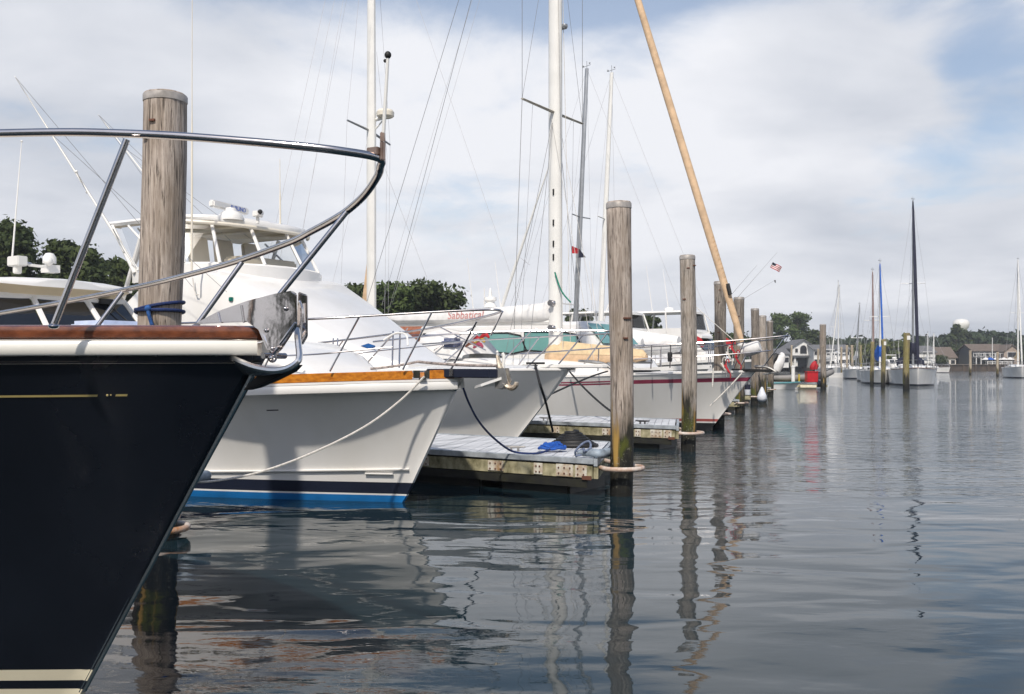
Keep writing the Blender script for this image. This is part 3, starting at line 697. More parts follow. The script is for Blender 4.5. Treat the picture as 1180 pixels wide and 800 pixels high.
# ================================================================== boat 1: navy bow
def navy_boat():
    fr=Frame(-.992,3.95,-27); t=thing('motor_yacht','navy boat bow filling the left foreground, brown varnished cap rail, polished steel pulpit','boat',(fr.o.x,fr.o.y,0),-27)
    h=Hull(10,[(0,1.635),(1,1.628),(3,1.55),(6,1.45),(10,1.40)],
           [(0,.03),(.2,.23),(.5,.46),(1,.80),(1.5,1.06),(2,1.26),(3,1.52),(5,1.74),(10,1.70)],
           [(0,.0),(1,.45),(2,.85),(4,1.32),(6,1.5),(10,1.5)],1.12,1.35)
    h.band(.26,lambda t:h.zs(t),14,40).build('hull',navy,t,smooth=60)
    h.band(.207,.26).build('boot_stripe',ivory,t,smooth=60); h.band(.165,.207).build('hull_band',navy,t,smooth=60)
    h.band(.085,.165).build('boot_stripe',ivory,t,smooth=60); h.band(-.5,.085,3).build('bottom',navyflat,t,smooth=60)
    mb=MB(); T=h.ts(2); zt=-.1
    mb.loft([[h.pt(10,z,-1),h.pt(10,z,1)] for z in (-.4,.4,1.4)],cap=False); mb.build('transom',navy,t)
    h.deck(.03,.05).build('deck',cream,t)
    h.strip(0,10,.0,.060,-.02,.030,44,rnd=True).build('rub_rail',mat('cream_rub_rail',(.78,.76,.69),.28,.03,2,coat=.3),t)
    h.strip(0.0,10,.061,.118,-.085,.026,44,rnd=True).build('cap_rail',teak,t)
    # screws along the rub rail
    for k in range(12):
        tt=.10+.155*k+.01*(k%3); P=h.pt(tt,h.zs(tt),-1); mb=MB(); mb.ball((P.x,P.y-.012,P.z+.006),.009,6); mb.build('screw',chrome,t)
    # gold cove line and the scroll that ends it
    h.line(.40,3.5,-.158,-.150,.003).build('cove_line',gold,t); h.line(.31,.345,-.157,-.149,.003).build('cove_line',gold,t)
    P=h.pt(.37,h.zs(0)-.155,-1,.004); mb=MB(); mb.ball(P,.0045,6); mb.ball(P+Vector((.014,.005,.001)),.003,6); mb.build('cove_scroll',gold,t)
    # steel stem band
    mb=MB(); secs=[]
    for i in range(15):
        z=1.60-1.45*i/14; P=h.pt(0,z,1); x=P.x; secs.append([Vector((x-.012,-.0175,z)),Vector((x+.010,-.006,z)),Vector((x+.010,.006,z)),Vector((x-.012,.0175,z))])
    mb.loft(secs,closed=True); mb.build('stem_band',lipsteel,t)
    # --- bow roller assembly
    q=lambda px,py,y: fr.onplane(px,py,y)
    def plate(poly,y,th=.012): 
        mb=MB(); mb.prism([q(a,b,y) for a,b in poly],(0,th,0)); return mb
    o=plate([(222,374),(252,358),(286,346),(318,338),(335,335),(341,339),(341,376),(324,402),(316,409),(306,402),(297,380),(284,371)],-.085).build('roller_cheek',chromew,t,bevel=.004)
    for a,b in ((306.5,381),(329,356),(314,402)):
        mb=MB(); mb.ball(q(a,b,-.088),.0085,6); mb.build('rivet',steel,o)
    for a in (276,249):
        mb=MB(); A=q(a+2,352 if a>260 else 360,-.087); B=q(a+5,372,-.087); mb.tube([A,B],.004,6); mb.build('weld_bead',steel,o)
    plate([(343,336),(353,340),(353,388),(347,398),(341,392),(341,378)],.075,.014).build('roller_cheek',chrome,t,bevel=.004)
    mb=MB(); mb.tube([q(345,347,.02),q(348,358,.02),q(347,374,.02),q(346,388,.02)],.006,8,4); mb.tube([q(349,350,.03),q(351,372,.03)],.004,6); mb.build('shackle',chrome,t)
    # the flared lip under the roller: bright rim, dark belly running back to the stem
    rim=[(256,404),(262,409),(277,417),(296,424),(315,427),(330,425),(341,419),(345,412),(344,398),(342,380)]
    rim=smooth_path([Vector((a,b,0)) for a,b in rim],4)
    keel=smooth_path([Vector(p+(0,)) for p in ((256,406),(260,414),(270,424),(282,432),(300,434),(318,431),(331,426),(341,420),(345,413),(344,400))],4)
    secs=[]
    for k,(a,b) in enumerate(zip(rim,keel)):
        u=k/(len(rim)-1); w=.125*math.sin(math.pi*min(max(u*.9+.06,0),1))**.6
        A=q(a.x,a.y,-w); B=q(b.x,b.y,-w*.3); C=q(b.x,b.y,w*.3); D=q(a.x,a.y,w); M1=q(a.x*.45+b.x*.55,a.y*.35+b.y*.65,-w*.85); M2=q(a.x*.45+b.x*.55,a.y*.35+b.y*.65,w*.85)
        secs.append([A,M1,B,C,M2,D])
    mb=MB(); mb.loft(secs,cap=False)
    inner=[[p+Vector((0,(.010 if i<3 else -.010),.004)) for i,p in enumerate(s_)] for s_ in secs]
    mb.loft(inner,cap=False); o=mb.build('roller_lip',lipsteel,t,smooth=50)
    mb=MB(); mb.tube([s_[0] for s_ in secs],.0125,8); mb.tube([s_[5] for s_ in secs],.0125,8); mb.build('lip_rim',lipsteel,o)
    mb=MB(); mb.prism([q(a,b,-.03) for a,b in ((339,420),(328,427),(312,432),(296,433),(288,441),(279,450),(291,447),(312,438),(332,428))],(0,.06,0)); mb.build('bobstay_bracket',black,t,bevel=.004)
    mb=MB(); c=q(307,410,-.05); mb.tube([(c.x,-.07,c.z),(c.x,.06,c.z)],[.012,.026,.017,.026,.012],12,0); mb.ball((c.x+.03,-.05,c.z-.01),.018,8); mb.build('anchor_roller',steel,t)
    mb=MB(); mb.tube([q(323,397,-.092),q(333,384,-.092),q(341,372,-.09)],[.007,.009,.006],8,3); mb.tube([q(316,408,-.095),q(322,401,-.095)],.011,8); mb.build('locking_pin',steel,t)
    mb=MB(); mb.tube([q(296,371,-.06),q(308,388,-.07),q(314,407,-.07)],[.015,.018,.012],8,3,flat=.6); mb.build('cap_rail_fitting',chrome,t)
    # --- pulpit
    sb=[(-400,168),(-200,160),(0,153.5),(100,152),(200,156.5),(300,164),(380,172),(420,178.5),(437,184)]
    pb=[(-200,390),(0,362),(100,343),(200,322),(310,290),(337,278),(379,256.5),(403,241),(420,225),(435,204),(438,188)]
    def railpts(tab,L,lo=None):
        out=[]
        for x,y in L:
            w=fr.world((x,y,0)); px=CX+F*w.x/w.y; py=interp(tab,px); out.append(Vector((x,y,H_CAM+(HY-py)/F*w.y)))
        return out
    S=railpts(sb,[(-1.2,-.83),(-.8,-.67),(-.5,-.53),(-.3,-.44),(-.1,-.36),(.1,-.28),(.3,-.19),(.45,-.10)])
    Pp=railpts(pb,[(.47,.12),(.35,.205),(.22,.27),(.1,.33),(-.1,.44),(-.3,.54),(-.8,.78),(-1.3,.99),(-2,1.22),(-3,1.45),(-4.2,1.6)])
    tip=fr.onplane(436,182,.02); tip2=fr.onplane(438,193,.06)
    mb=MB(); mb.tube(S+[tip,tip2]+Pp,.0155,12,6); mb.build('pulpit_rail',steel,t)
    def st(a,b,r=.0135): mb=MB(); mb.tube([a,b],r,10); mb.ball(b,r*1.7,6,.5); return mb.build('stanchion',steel,t)
    st(Pp[2],fr.onplane(298,370,.05),.012)
    st(fr.onplane(146,161,-.46),fr.onplane(62,376,-.60),.0125)
    st(fr.onplane(279,302,.79),fr.onplane(226,376,.62),.013); st(fr.onplane(141,337,1.24),fr.onplane(112,376,1.12),.013)
    # bow light staff
    mb=MB(); a=fr.onplane(441,168,.02); b=fr.onplane(447,66,.02)
    mb.tube([a,b],[.0075,.006],8); o=mb.build('bow_staff',alu,t)
    mb=MB(); mb.ball(b+Vector((0,0,.008)),.013,8,1.1); mb.ball(b+Vector((-.012,0,-.012)),.007,6); mb.build('staff_cap',black,o)
    mb=MB(); mb.box(tip+Vector((-.012,-.012,.022)),(.05,.028,.03)); mb.box(a+Vector((0,0,-.02)),(.016,.02,.07)); mb.tube([a+Vector((0,0,.012)),a+Vector((0,0,.05))],.011,8); mb.build('staff_bracket',mat('dull_bronze',(.45,.33,.27),.35,.2,6,metal=.8),o,bevel=.003)
    return t
navy_boat()

# ================================================================== boat 2: white hull, orange teak toe rail, blue bottom
def teak_boat():
    fr=Frame(-.58,11.1,-33); t=thing('lobster_yacht','white hulled yacht with orange varnished toe rail, navy stripe and bright blue bottom','boat',(fr.o.x,fr.o.y,0),-33)
    h=Hull(11.5,[(0,1.445),(2,1.375),(5,1.25),(11.5,1.15)],
           [(0,.05),(.3,.34),(.7,.66),(1.2,.96),(2,1.28),(3,1.50),(5,1.70),(11.5,1.6)],
           [(0,.0),(1,.40),(2,.78),(3,1.08),(5,1.36),(11.5,1.38)],.80,2.6,1.05,.02)
    def topz(t): return h.zs(t)-.03
    h.band(.235,topz,14,40).build('hull',white,t,smooth=60)
    h.band(.10,.235,1).build('boot_stripe',navyflat,t,smooth=60); h.band(.08,.10).build('waterline_stripe',white2,t,smooth=60); h.band(-.5,.08,4).build('bottom',bluep,t,smooth=60)
    mb=MB(); mb.loft([[h.pt(11.5,z,-1),h.pt(11.5,z,1)] for z in (-.4,.4,1.12)],cap=False); mb.build('transom',white,t)
    h.deck(0,.05).build('deck',white2,t)
    h.strip(0,11.5,-.125,-.03,-.02,.022,40,rnd=True).build('rub_rail',white,t); h.strip(0,11.5,-.028,-.002,-.06,.012,40).build('gunwale',white,t)
    h.strip(.36,11.5,.0,.098,-.06,.004,40).build('toe_rail',oak,t,bevel=.006); h.strip(.02,.22,.0,.098,-.06,.004,8).build('toe_rail',oak,t,bevel=.006)
    for sd in (-1,1):
        P=h.pt(.29,h.zs(.29),sd); mb=MB()
        mb.box(P+Vector((0,-sd*.02,.012)),(.16,.08,.02),rz=-.85*sd*-1); 
        for d in (-.065,.065): mb.box(P+Vector((d*.6,-sd*.02+d*.75*sd*-1,.055)),(.02,.075,.085),rz=.85*sd)
        mb.tube([P+Vector((-.05,.0,.09)),P+Vector((.05,-.02*sd,.09))],.008,6); mb.build('chock',chrome,t)
    h.line(2.3,4.2,-.315,-.300,.003).build('cove_line',black,t); h.line(1.72,1.86,-.312,-.299,.003).build('cove_line',black,t)
    # spray strake
    mb=MB(); secs=[]
    for i in range(21):
        tt=.12+i*.16; z=.40-.105*(i/20)-.0; P=h.pt(tt,z,-1,0); n=Vector((.35,-.94,0)); secs.append([P+Vector((0,.01,.012)),P+n*.028+Vector((0,0,.0)),P+n*.024+Vector((0,0,-.012)),P+Vector((0,.01,-.03))])
    mb.loft(secs,closed=True); mb.build('spray_strake',white,t)
    mb=MB(); P=h.pt(.28,.345,-1); P2=h.pt(.6,.345,-1); n=Vector((.35,-.94,0)); mb.loft([[A+Vector((0,.02,.012)),A+n*.03,A+n*.03+Vector((0,0,-.012)),A+Vector((0,.02,-.03))] for A in (P,(P+P2)/2,P2)],closed=True); mb.build('spray_strake',white,t)
    P=h.pt(3.0,.06,-1); mb=MB(); mb.ball(P,.02,6); mb.build('drain_fitting',alu,t)
    mb=MB(); mb.ball(h.pt(0,1.33,-1)+Vector((.02,0,0)),.03,8); mb.build('bow_eye',steel,t)
    # bow pulpit plank, roller and anchor
    mb=MB(); z=1.452; mb.prism([(-.35,-.17,z),(.48,-.13,z),(.54,-.06,z),(.54,.06,z),(.48,.13,z),(-.35,.17,z)],(0,0,.098)); mb.build('pulpit_plank',navyflat,t,bevel=.01)
    mb=MB(); mb.prism([(-.02,-.178,z+.02),(.03,-.178,z+.02),(.03,-.178,z+.10),(-.02,-.178,z+.10)],(0,.356,.0)); mb.build('plank_clamp',steel,t)
    an=MB()
    for y in (-.05,.04): an.prism([(.50,y,1.34),(.60,y,1.33),(.66,y,1.42),(.62,y,1.56),(.52,y,1.56)],(0,.012,0))
    an.tube([(.60,-.07,1.37),(.60,.07,1.37)],[.03,.045,.02,.045,.03],10); an.build('bow_roller',galv,t)
    an=MB(); an.tube([(.50,0,1.70),(.53,0,1.60),(.585,0,1.46),(.62,0,1.38),(.68,0,1.345),(.735,0,1.365),(.75,0,1.41)],[.02,.04,.048,.042,.028],8,5,flat=.7); an.build('anchor_shank',mat('blotched_anchor_steel',(.6,.55,.45),.5,.3,14,.003,metal=.3,col2=(.25,.15,.08)),t)
    mb=MB(); mb.prism([(.20,-.02,1.33),(.42,-.20,1.36),(.60,-.04,1.44),(.42,.14,1.37)],(0,0,.03)); mb.build('anchor_fluke',alu,t)
    mb=MB(); mb.tube([(.50,.0,1.56),(.505,0,1.72)],.014,8); mb.tube([(.56,.03,1.54),(.565,.03,1.70),(.55,.03,1.72)],.018,8); mb.ball((.50,0,1.735),.016,6); mb.build('roller_post',alu,t)
    mb=MB(); mb.tube(sag((-.52,-.10,1.63),(.52,-.03,1.585),.012),.016,8); mb.tube(sag((-.52,-.10,1.63),(-.92,-.45,1.55),.01),.014,8); mb.build('anchor_rode',mat('striped_grey_rope',(.42,.36,.33),.8,.35,30,.004),t)
    # trunk cabin, pad on it, pilothouse
    mb=MB(); secs=[]
    for x,w,z in ((-1.55,.50,1.40),(-1.75,.66,1.56),(-2.1,.82,1.74),(-2.6,.95,1.87),(-4,1.15,1.99),(-5.5,1.22,2.08),(-7.3,1.24,2.14)):
        b=1.36; secs.append([Vector((x,s*w*k,b+(z-b)*q)) for s,k,q in ((-1,1.03,0),(-1,1,.6),(-1,.93,.9),(-1,.78,1),(0,0,1.03),(1,.78,1),(1,.93,.9),(1,1,.6),(1,1.03,0))])
    mb.loft(secs); mb.build('trunk_cabin',white,t,smooth=50)
    mb=MB(); c=fr.onplane(126,372,.05); mb.box((c.x,c.y,c.z-.06),(.75,.8,.16)); mb.build('hatch_cover',mat('pale_blue_canvas',(.55,.62,.78),.8,.1,5),t,bevel=.05)
    # pilothouse
    xt,xb,zt,zb,wt,wb=-7.70,-7.15,2.63,2.02,1.22,1.34
    mb=MB(); mb.box2((-10.2,-1.34,1.2),(xb,1.34,2.04)); mb.build('pilothouse_wall',cream,t,bevel=.02)
    posts=[-1.0,-.36,.36,1.0]
    def wp(k,v): # point on the raked front, k -1..1 across, v 0 bottom..1 top
        w=wb+(wt-wb)*v; bow=.16*(1-k*k); return Vector((xb+(xt-xb)*v+bow,k*w,zb+(zt-zb)*v))
    for i in range(3):
        a,b=posts[i]+.05,posts[i+1]-.05
        mb=MB(); mb.prism([wp(a,.06),wp(b,.06),wp(b,.92),wp(a,.92)],(-.02,0,0)); mb.build('windshield',glassd,t)
    mb=MB()
    for k in posts: mb.tube([wp(k,0),wp(k,1)],.045,6)
    for v in (.0,.97):
        mb.tube([wp(k,v) for k in np.linspace(-1,1,9)],.05,6)
    mb.build('window_post',white,t,smooth=30)
    for sd in (-1,1):
        for x0,x1 in ((-8.0,-8.9),(-9.0,-9.9)):
            mb=MB(); y=sd*1.27; mb.prism([(x0+.38,sd*1.335,2.1),(x1,sd*1.335,2.1),(x1,sd*1.24,2.66),(x0,sd*1.24,2.66)],(0,-sd*.02,0)); mb.build('side_window',glassd,t)
        mb=MB()
        for x in (-7.85,-8.95,-10.0): mb.tube([(x+(.35 if x>-8 else 0),sd*1.34,2.0),(x,sd*1.23,2.76)],.05,6)
        mb.build('window_post',white,t)
    mb=MB(); secs=[]
    for x,w,dz in ((-7.28,.55,-.03),(-7.36,.95,-.015),(-7.5,1.22,0),(-7.75,1.42,.0),(-8.3,1.5,.01),(-10.6,1.5,.0)):
        secs.append([Vector((x,s*w*k,2.78+dz+q)) for s,k,q in ((-1,1,.0),(-1,1.005,.03),(-1,.97,.055),(-1,.6,.10),(0,0,.125),(1,.6,.10),(1,.97,.055),(1,1.005,.03),(1,1,.0))])
    mb.loft(secs,closed=True); o=mb.build('roof',white,t,smooth=50)
    # cream underside falling from the edge of the visor to the head of the windows
    mb=MB(); edge=[(-10.5,-1.47),(-8.3,-1.47),(-7.76,-1.38),(-7.52,-1.18),(-7.38,-.92),(-7.30,-.5),(-7.28,0)]; edge=edge+[(x,-y) for x,y in edge[-2::-1]]
    inner=[(-10.5,-1.22),(-8.3,-1.22),(-7.8,-1.18),(-7.66,-1.0),(-7.58,-.7),(-7.54,-.4),(-7.52,0)]; inner=inner+[(x,-y) for x,y in inner[-2::-1]]
    mb.loft([[Vector((x,y,2.772)) for x,y in edge],[Vector((x*.5+u*.5,y*.5+v*.5,2.725)) for (x,y),(u,v) in zip(edge,inner)],[Vector((x,y,2.61)) for x,y in inner]],cap=False); mb.build('roof_liner',mat('cream_roof_liner',(.74,.62,.42),.5,.05,2),o)
    def on(px,py,Y0): v=fr.local(at(px,py,Y0)); return v
    mb=MB(); c=on(20,302,15.2); mb.box((c.x,c.y,c.z+.01),(.30,.16,.15)); mb.box((c.x,c.y,c.z-.11),(.1,.1,.14)); mb.tube([(c.x+.1,c.y+.1,c.z-.04),(c.x+.2,c.y+.35,c.z-.06)],.025,6); mb.build('roof_camera',alu,o,bevel=.02)
    mb=MB(); c=on(57,304,15.6); mb.lathe([(.10,-.02),(.10,.08),(.06,.14),(.02,.15)],(c.x,c.y,c.z+.02),14); mb.box((c.x-.02,c.y+.03,c.z-.08),(.2,.2,.12)); mb.ball((c.x+.10,c.y-.08,c.z+.02),.07,8); mb.build('spotlight',white,o)
    mb=MB(); mb.tube([(c.x,c.y-.30,c.z-.03),(c.x+.05,c.y-.55,c.z-.03)],[.02,.05],8); mb.build('horn',chrome,o)
    mb=MB(); a=on(14,298,15.2); b=on(25,163,15.6); mb.tube([a,a+(b-a)*.5,b],[.016,.012,.007],6); mb.ball(b,.02,6); mb.build('antenna',alu,o)
    mb=MB(); a=wp(.62,.95)+Vector((.06,0,0)); mb.tube([a,wp(.75,.5)+Vector((.06,0,0)),wp(.85,.15)+Vector((.05,0,0))],.014,6); mb.box(a,(.1,.22,.08)); mb.build('wiper',black,t)
    # rails
    def on2(px,py,y): return fr.onplane(px,py,y)
    S=[on2(200,373,-1.45),on2(290,370,-1.25),on2(354,368,-1.05),on2(420,364.5,-.72),on2(495,360,-.36),on2(545,357.5,-.14),on2(570,357,-.05)]
    P=[on2(577,359,.05),on2(566,363,.16),on2(540,369.5,.38),on2(519,374,.55),on2(470,382.5,.95),on2(400,391.5,1.3),on2(350,397,1.5),on2(300,402,1.62)]
    mb=MB(); mb.tube(S+P,.0135,10,5); mb.build('pulpit_rail',steel,t)
    mb=MB(); mb.tube([on2(250,413,-1.36),on2(354,409,-1.05),on2(400,405,-.85),on2(452,400,-.6)],.009,8,3); mb.build('mid_rail',steel,t)
    mb=MB(); mb.tube([on2(552,391,.30),on2(500,398,.70),on2(440,404,1.1),on2(380,412,1.4)],.008,8,3); mb.build('mid_rail',steel,t)
    def st(a,b,r=.011): mb=MB(); mb.tube([a,b],r,8); return mb.build('stanchion',steel,t)
    st(on2(497,361,-.36),on2(464,426,-.5)); st(on2(549,371,.0),on2(519,427,.0),.012); st(on2(579,359,.02),on2(566,386,.28),.012)
    st(on2(414,365,-.76),on2(380,428,-.95)); st(on2(330,369,-1.1),on2(300,434,-1.25)); st(on2(452,386,1.05),on2(418,424,1.15)); st(on2(395,393,1.3),on2(372,424,1.3))
    for px in (453,461): st(on2(px,382,1.0),on2(px-1,424,.8),.012)
    for px in (384,389): st(on2(px,390,1.2),on2(px,426,1.1),.011)
    mb=MB(); mb.tube([on2(442,392,.9),on2(456,384,.95),on2(468,386,.9),on2(470,398,.85)],.012,8,5); mb.build('gate_rail',alu,t)
    return t,fr,h
T2,F2,H2=teak_boat()

# ================================================================== boat 3: sport fishing boat
def text_mesh(name, s, size, m, parent, M, depth=.004, shear=0.0):
    cu=bpy.data.curves.new(name,'FONT'); cu.body=s; cu.size=size; cu.extrude=depth; cu.shear=shear; cu.align_x='CENTER'; cu.align_y='CENTER'
    tmp=bpy.data.objects.new(name,cu); COL.objects.link(tmp); bpy.context.view_layer.update()
    me=bpy.data.meshes.new_from_object(tmp.evaluated_get(bpy.context.evaluated_depsgraph_get())); bpy.data.objects.remove(tmp); bpy.data.curves.remove(cu)
    me.transform(M); me.materials.clear(); me.materials.append(m); o=bpy.data.objects.new(name,me); COL.objects.link(o); o.parent=parent; return o
def face_mat(loc, xdir, zup=Vector((0,0,1))):
    x=Vector(xdir).normalized(); y=Vector(zup); z=x.cross(y).normalized(); y=z.cross(x)
    M=Matrix((x,y,z)).transposed().to_4x4(); M.translation=Vector(loc); return M
def sport_boat():
    fr=Frame(.978,17.24,-33); t=thing('sport_fishing_boat','white sport fishing boat with tall curtained flying bridge, radar bar and long sloping front','boat',(fr.o.x,fr.o.y,0),-33)
    h=Hull(13.5,[(0,1.50),(2,1.49),(5,1.42),(13.5,1.2)],
           [(0,.06),(.4,.46),(1,.95),(2,1.45),(3,1.75),(5,2.05),(13.5,1.95)],
           [(0,.0),(1,.36),(2,.72),(3,1.05),(5,1.5),(13.5,1.7)],1.3,2.2,1.05,.025)
    h.band(.16,lambda t:h.zs(t)-.0,14,36).build('hull',white,t,smooth=60); h.band(.04,.16).build('boot_stripe',navyflat,t,smooth=60); h.band(-.5,.04,3).build('bottom',blackbot,t,smooth=60)
    h.deck(-.02,.08).build('deck',white,t)
    h.strip(0,13.5,-.012,.035,-.06,.02,36,rnd=True).build('gunwale',white,t)
    mb=MB(); mb.loft([[h.pt(13.5,z,-1),h.pt(13.5,z,1)] for z in (-.4,.4,1.2)],cap=False); mb.build('transom',white,t)
    # deckhouse with its long solid sloping front
    mb=MB(); secs=[]
    for x,w,z in ((-3.0,.7,1.60),(-3.5,1.0,1.76),(-4.2,1.28,2.06),(-5.2,1.55,2.60),(-6.1,1.78,3.06),(-6.7,1.90,3.36),(-7.1,1.95,3.47),(-8.3,1.97,3.50),(-9.0,1.97,3.34),(-9.6,1.97,2.95),(-10.1,1.97,2.5),(-11.2,1.9,2.45)):
        b=1.38; secs.append([Vector((x,s*w*k,b+(z-b)*q)) for s,k,q in ((-1,1.02,0),(-1,1,.55),(-1,.985,.85),(-1,.95,.96),(-1,.86,1.0),(0,0,1.0),(1,.86,1.0),(1,.95,.96),(1,.985,.85),(1,1,.55),(1,1.02,0))])
    mb.loft(secs); mb.build('deckhouse',white,t,smooth=45)
    # coaming of the flying bridge (rounded front), hardtop and its frame
    def arc(xf,w,xa,n=9):
        return [Vector((xf-(1-math.cos(a))*1.3,w*math.sin(a)/math.sin(1.35),0)) for a in np.linspace(-1.35,1.35,n)]
    A=arc(-6.75,1.85,-10); 
    ring=[Vector((-9.4,-1.88,0))]+A+[Vector((-9.4,1.88,0))]
    mb=MB(); mb.loft([[p+Vector((0,0,3.30)) for p in ring],[p+Vector((0,0,3.62)) for p in ring],[p*1.0+Vector((-.06,-p.y*.035,3.66)) for p in ring],[p+Vector((-.1,-p.y*.05,3.3)) for p in ring]],cap=False)
    mb.build('bridge_coaming',white,t,smooth=45)
    zt=4.60
    top=[]
    HT=[(-7.25,.35),(-7.36,.9),(-7.6,1.35),(-8.0,1.66),(-8.7,1.82),(-10.3,1.85)]
    secs=[]
    for k,(x,w) in enumerate(HT):
        d=-.10 if k==0 else (-.04 if k==1 else 0); secs.append([Vector((x,s*w*a,zt+d+q)) for s,a,q in ((-1,.98,-.06),(-1,1.0,0),(-1,.98,.05),(-1,.6,.085),(0,0,.10),(1,.6,.085),(1,.98,.05),(1,1.0,0),(1,.98,-.06))])
    mb=MB(); mb.loft(secs,cap=True); o=mb.build('hardtop',white,t,smooth=45)
    mb=MB(); mb.loft([[Vector((x,-w*.96,zt-.055-(.08 if k==0 else 0))),Vector((x,0,zt+.02-(.08 if k==0 else 0))),Vector((x,w*.96,zt-.055-(.08 if k==0 else 0)))] for k,(x,w) in enumerate(HT)],cap=False); mb.build('hardtop_liner',beige,o)
    mb=MB()
    for y in (-1.2,-.4,.4,1.2): mb.tube([(-7.4-abs(y)*.2,y,zt-.08),(-10.2,y,zt-.02)],.035,6)
    mb.tube([(-8.0,-1.8,zt-.10),(-7.35,-1.1,zt-.14),(-7.15,0,zt-.16),(-7.35,1.1,zt-.14),(-8.0,1.8,zt-.10)],.04,8,4); mb.build('hardtop_beam',cream,o)
    fp=[-1.35,-.85,-.3,.3,.85,1.35]; tops=[]; bots=[]
    for a in fp:
        bb=Vector((-6.82-(1-math.cos(a))*1.3,1.82*math.sin(a)/math.sin(1.35),3.64)); tt=Vector((-7.36-(1-math.cos(a))*1.0,1.62*math.sin(a)/math.sin(1.35),zt-.08)); bots.append(bb); tops.append(tt)
    for a,b in ((0,1),(1,2),(2,3),(3,4),(4,5)):
        mb=MB(); mb.add([bots[a],bots[b],tops[b],tops[a]],[(0,1,2,3)]); mb.build('clear_curtain',clear,t,smooth=0)
    for bb,tt in zip(bots,tops): mb=MB(); mb.tube([bb,tt],.038,8); mb.build('frame_post',white,t)
    for y in (-1.9,1.9):
        s_=1 if y>0 else -1
        mb=MB(); mb.tube([(-9.3,y,3.5),(-10.1,y*.98,zt-.05)],.04,8); mb.build('frame_post',white,t); mb=MB(); mb.tube([(-9.9,y,2.5),(-9.0,y*.98,zt-.05)],.045,8); mb.build('frame_post',white,t)
        mb=MB(); mb.add([(-7.9,y*.97,3.64),(-9.2,y*.99,3.5),(-9.9,y*.94,zt-.1),(-8.1,y*.92,zt-.1)],[(0,1,2,3)]); mb.build('clear_curtain',clear,t,smooth=0)
        mb=MB(); mb.tube([(-8.3,y,3.6),(-9.5,y,zt-.1)],.025,6); mb.build('frame_brace',white,t)
    for y,a in ((-.7,.4),(.0,-.3),(.8,.35)):
        mb=MB(); mb.prism([(-8.6,y-.28,3.4),(-8.6,y+.28,3.4),(-8.75,y+.26,4.35),(-8.75,y-.26,4.35)],(-.12,0,0)); mb.build('helm_chair',cream,t,bevel=.04)
    mb=MB(); mb.box((-7.7,.1,3.62),(.6,1.6,.5)); mb.build('helm_console',beige,t,bevel=.05)
    # on the hardtop
    def loc(px,py,Y): return fr.local(at(px,py,Y))
    c=loc(266,251,20.6); mb=MB(); mb.lathe([(.26,-.06),(.26,.02),(.20,.10),(.12,.14),(.10,.2)],(c.x,c.y,c.z),18); rd=mb.build('radar_pedestal',white,o)
    L=fr.local(at(250,236,20.6)); Rr=fr.local(at(278,244,21.4)); d=(Rr-L); d.z=0; d.normalize(); cc=(L+Rr)/2; cc.z=c.z+.27
    mb=MB(); ang=math.atan2(d.y,d.x); mb.box(cc,(1.25,.14,.15),rz=ang); rb=mb.build('radar_bar',white,o,bevel=.03)
    nv=Vector((d.y,-d.x,0)); cw=cc+nv*.0725+d*.22
    text_mesh('radar_lettering','FURUNO',.13,mat('blue_lettering',(.01,.08,.42),.5,.02,3),rb,face_mat(cw,d),.003)
    c=loc(297,247,20.6); mb=MB(); mb.box(c,(.22,.13,.12),rz=ang); mb.tube([c+Vector((0,0,-.05)),c+Vector((0,0,-.2))],.04,8); mb.lathe([(.07,-.05),(.07,.05)],c+Vector((.14,-.06,0)),10); mb.build('spotlight',white,o,bevel=.02)
    mb=MB(); mb.ball(c+Vector((.20,-.12,.02)),.05,6); mb.build('spotlight_lens',black,o)
    c=loc(247,251,20.4); mb=MB(); mb.lathe([(.07,-.1),(.09,-.02),(.06,.05),(.02,.07)],c,12); mb.build('gps_dome',white,o)
    # antennas
    for (x0,y0,Y0),(x1,y1,Y1),r in (((221,318,19.2),(221.5,-30,19.4),.022),((323,264,21.5),(322.5,183,21.5),.02),((213,248,21),(212,225,21),.012)):
        mb=MB(); a=loc(x0,y0,Y0); b=loc(x1,y1,Y1); mb.tube([a,a+(b-a)*.45,a+(b-a)*.55,b],[r,r*.9,r*.45,r*.3],8); mb.build('antenna',cream,t)
    # outriggers with spreaders and lines
    for (a,b),rr in ((((159,312,18.6),(17,88,19.0)),.03),(((214,262,22.5),(113,132,23.2)),.026)):
        A=loc(*a); B=loc(*b); mb=MB(); mb.tube([A,A+(B-A)*.6,B],[rr,rr*.7,rr*.25],8); og=mb.build('outrigger',alu,t)
        M_=A+(B-A)*.45; mb=MB(); wv=Vector((.55,-.55,.18)); mb.tube([M_-wv*.6,M_+wv*.6],.011,6); mb.ball(M_+wv*.6,.03,6); mb.ball(M_-wv*.6,.03,6)
        M2=A+(B-A)*.16; mb.tube([M2-wv*.9,M2+wv*.7],.012,6); mb.ball(M2-wv*.9,.03,6); mb.build('outrigger_spreader',alu,og)
        mb=MB(); mb.tube([B,M_+wv*.6,M2+wv*.7,A],.004,4); mb.tube([B,M_-wv*.6,M2-wv*.9],.004,4); mb.tube([B,A+Vector((.8,.6,-.3))],.0045,4); mb.tube([A+(B-A)*.7,A+Vector((1.4,.9,-.4))],.0045,4); mb.build('outrigger_line',wired,og)
    # rails forward
    def q(px,py,y): return fr.onplane(px,py,y)
    S=[q(430,394,-1.75),q(520,385,-1.35),q(600,381.5,-.75),q(660,381,-.35),q(700,381.5,-.12)]
    P=[q(712,383,.05),q(704,384.5,.16),q(660,386.5,.55),q(600,389.5,1.1),q(540,393,1.55),q(470,398,1.8)]
    mb=MB(); mb.tube(S+P,.016,8,5); mb.build('bow_rail',steel,t)
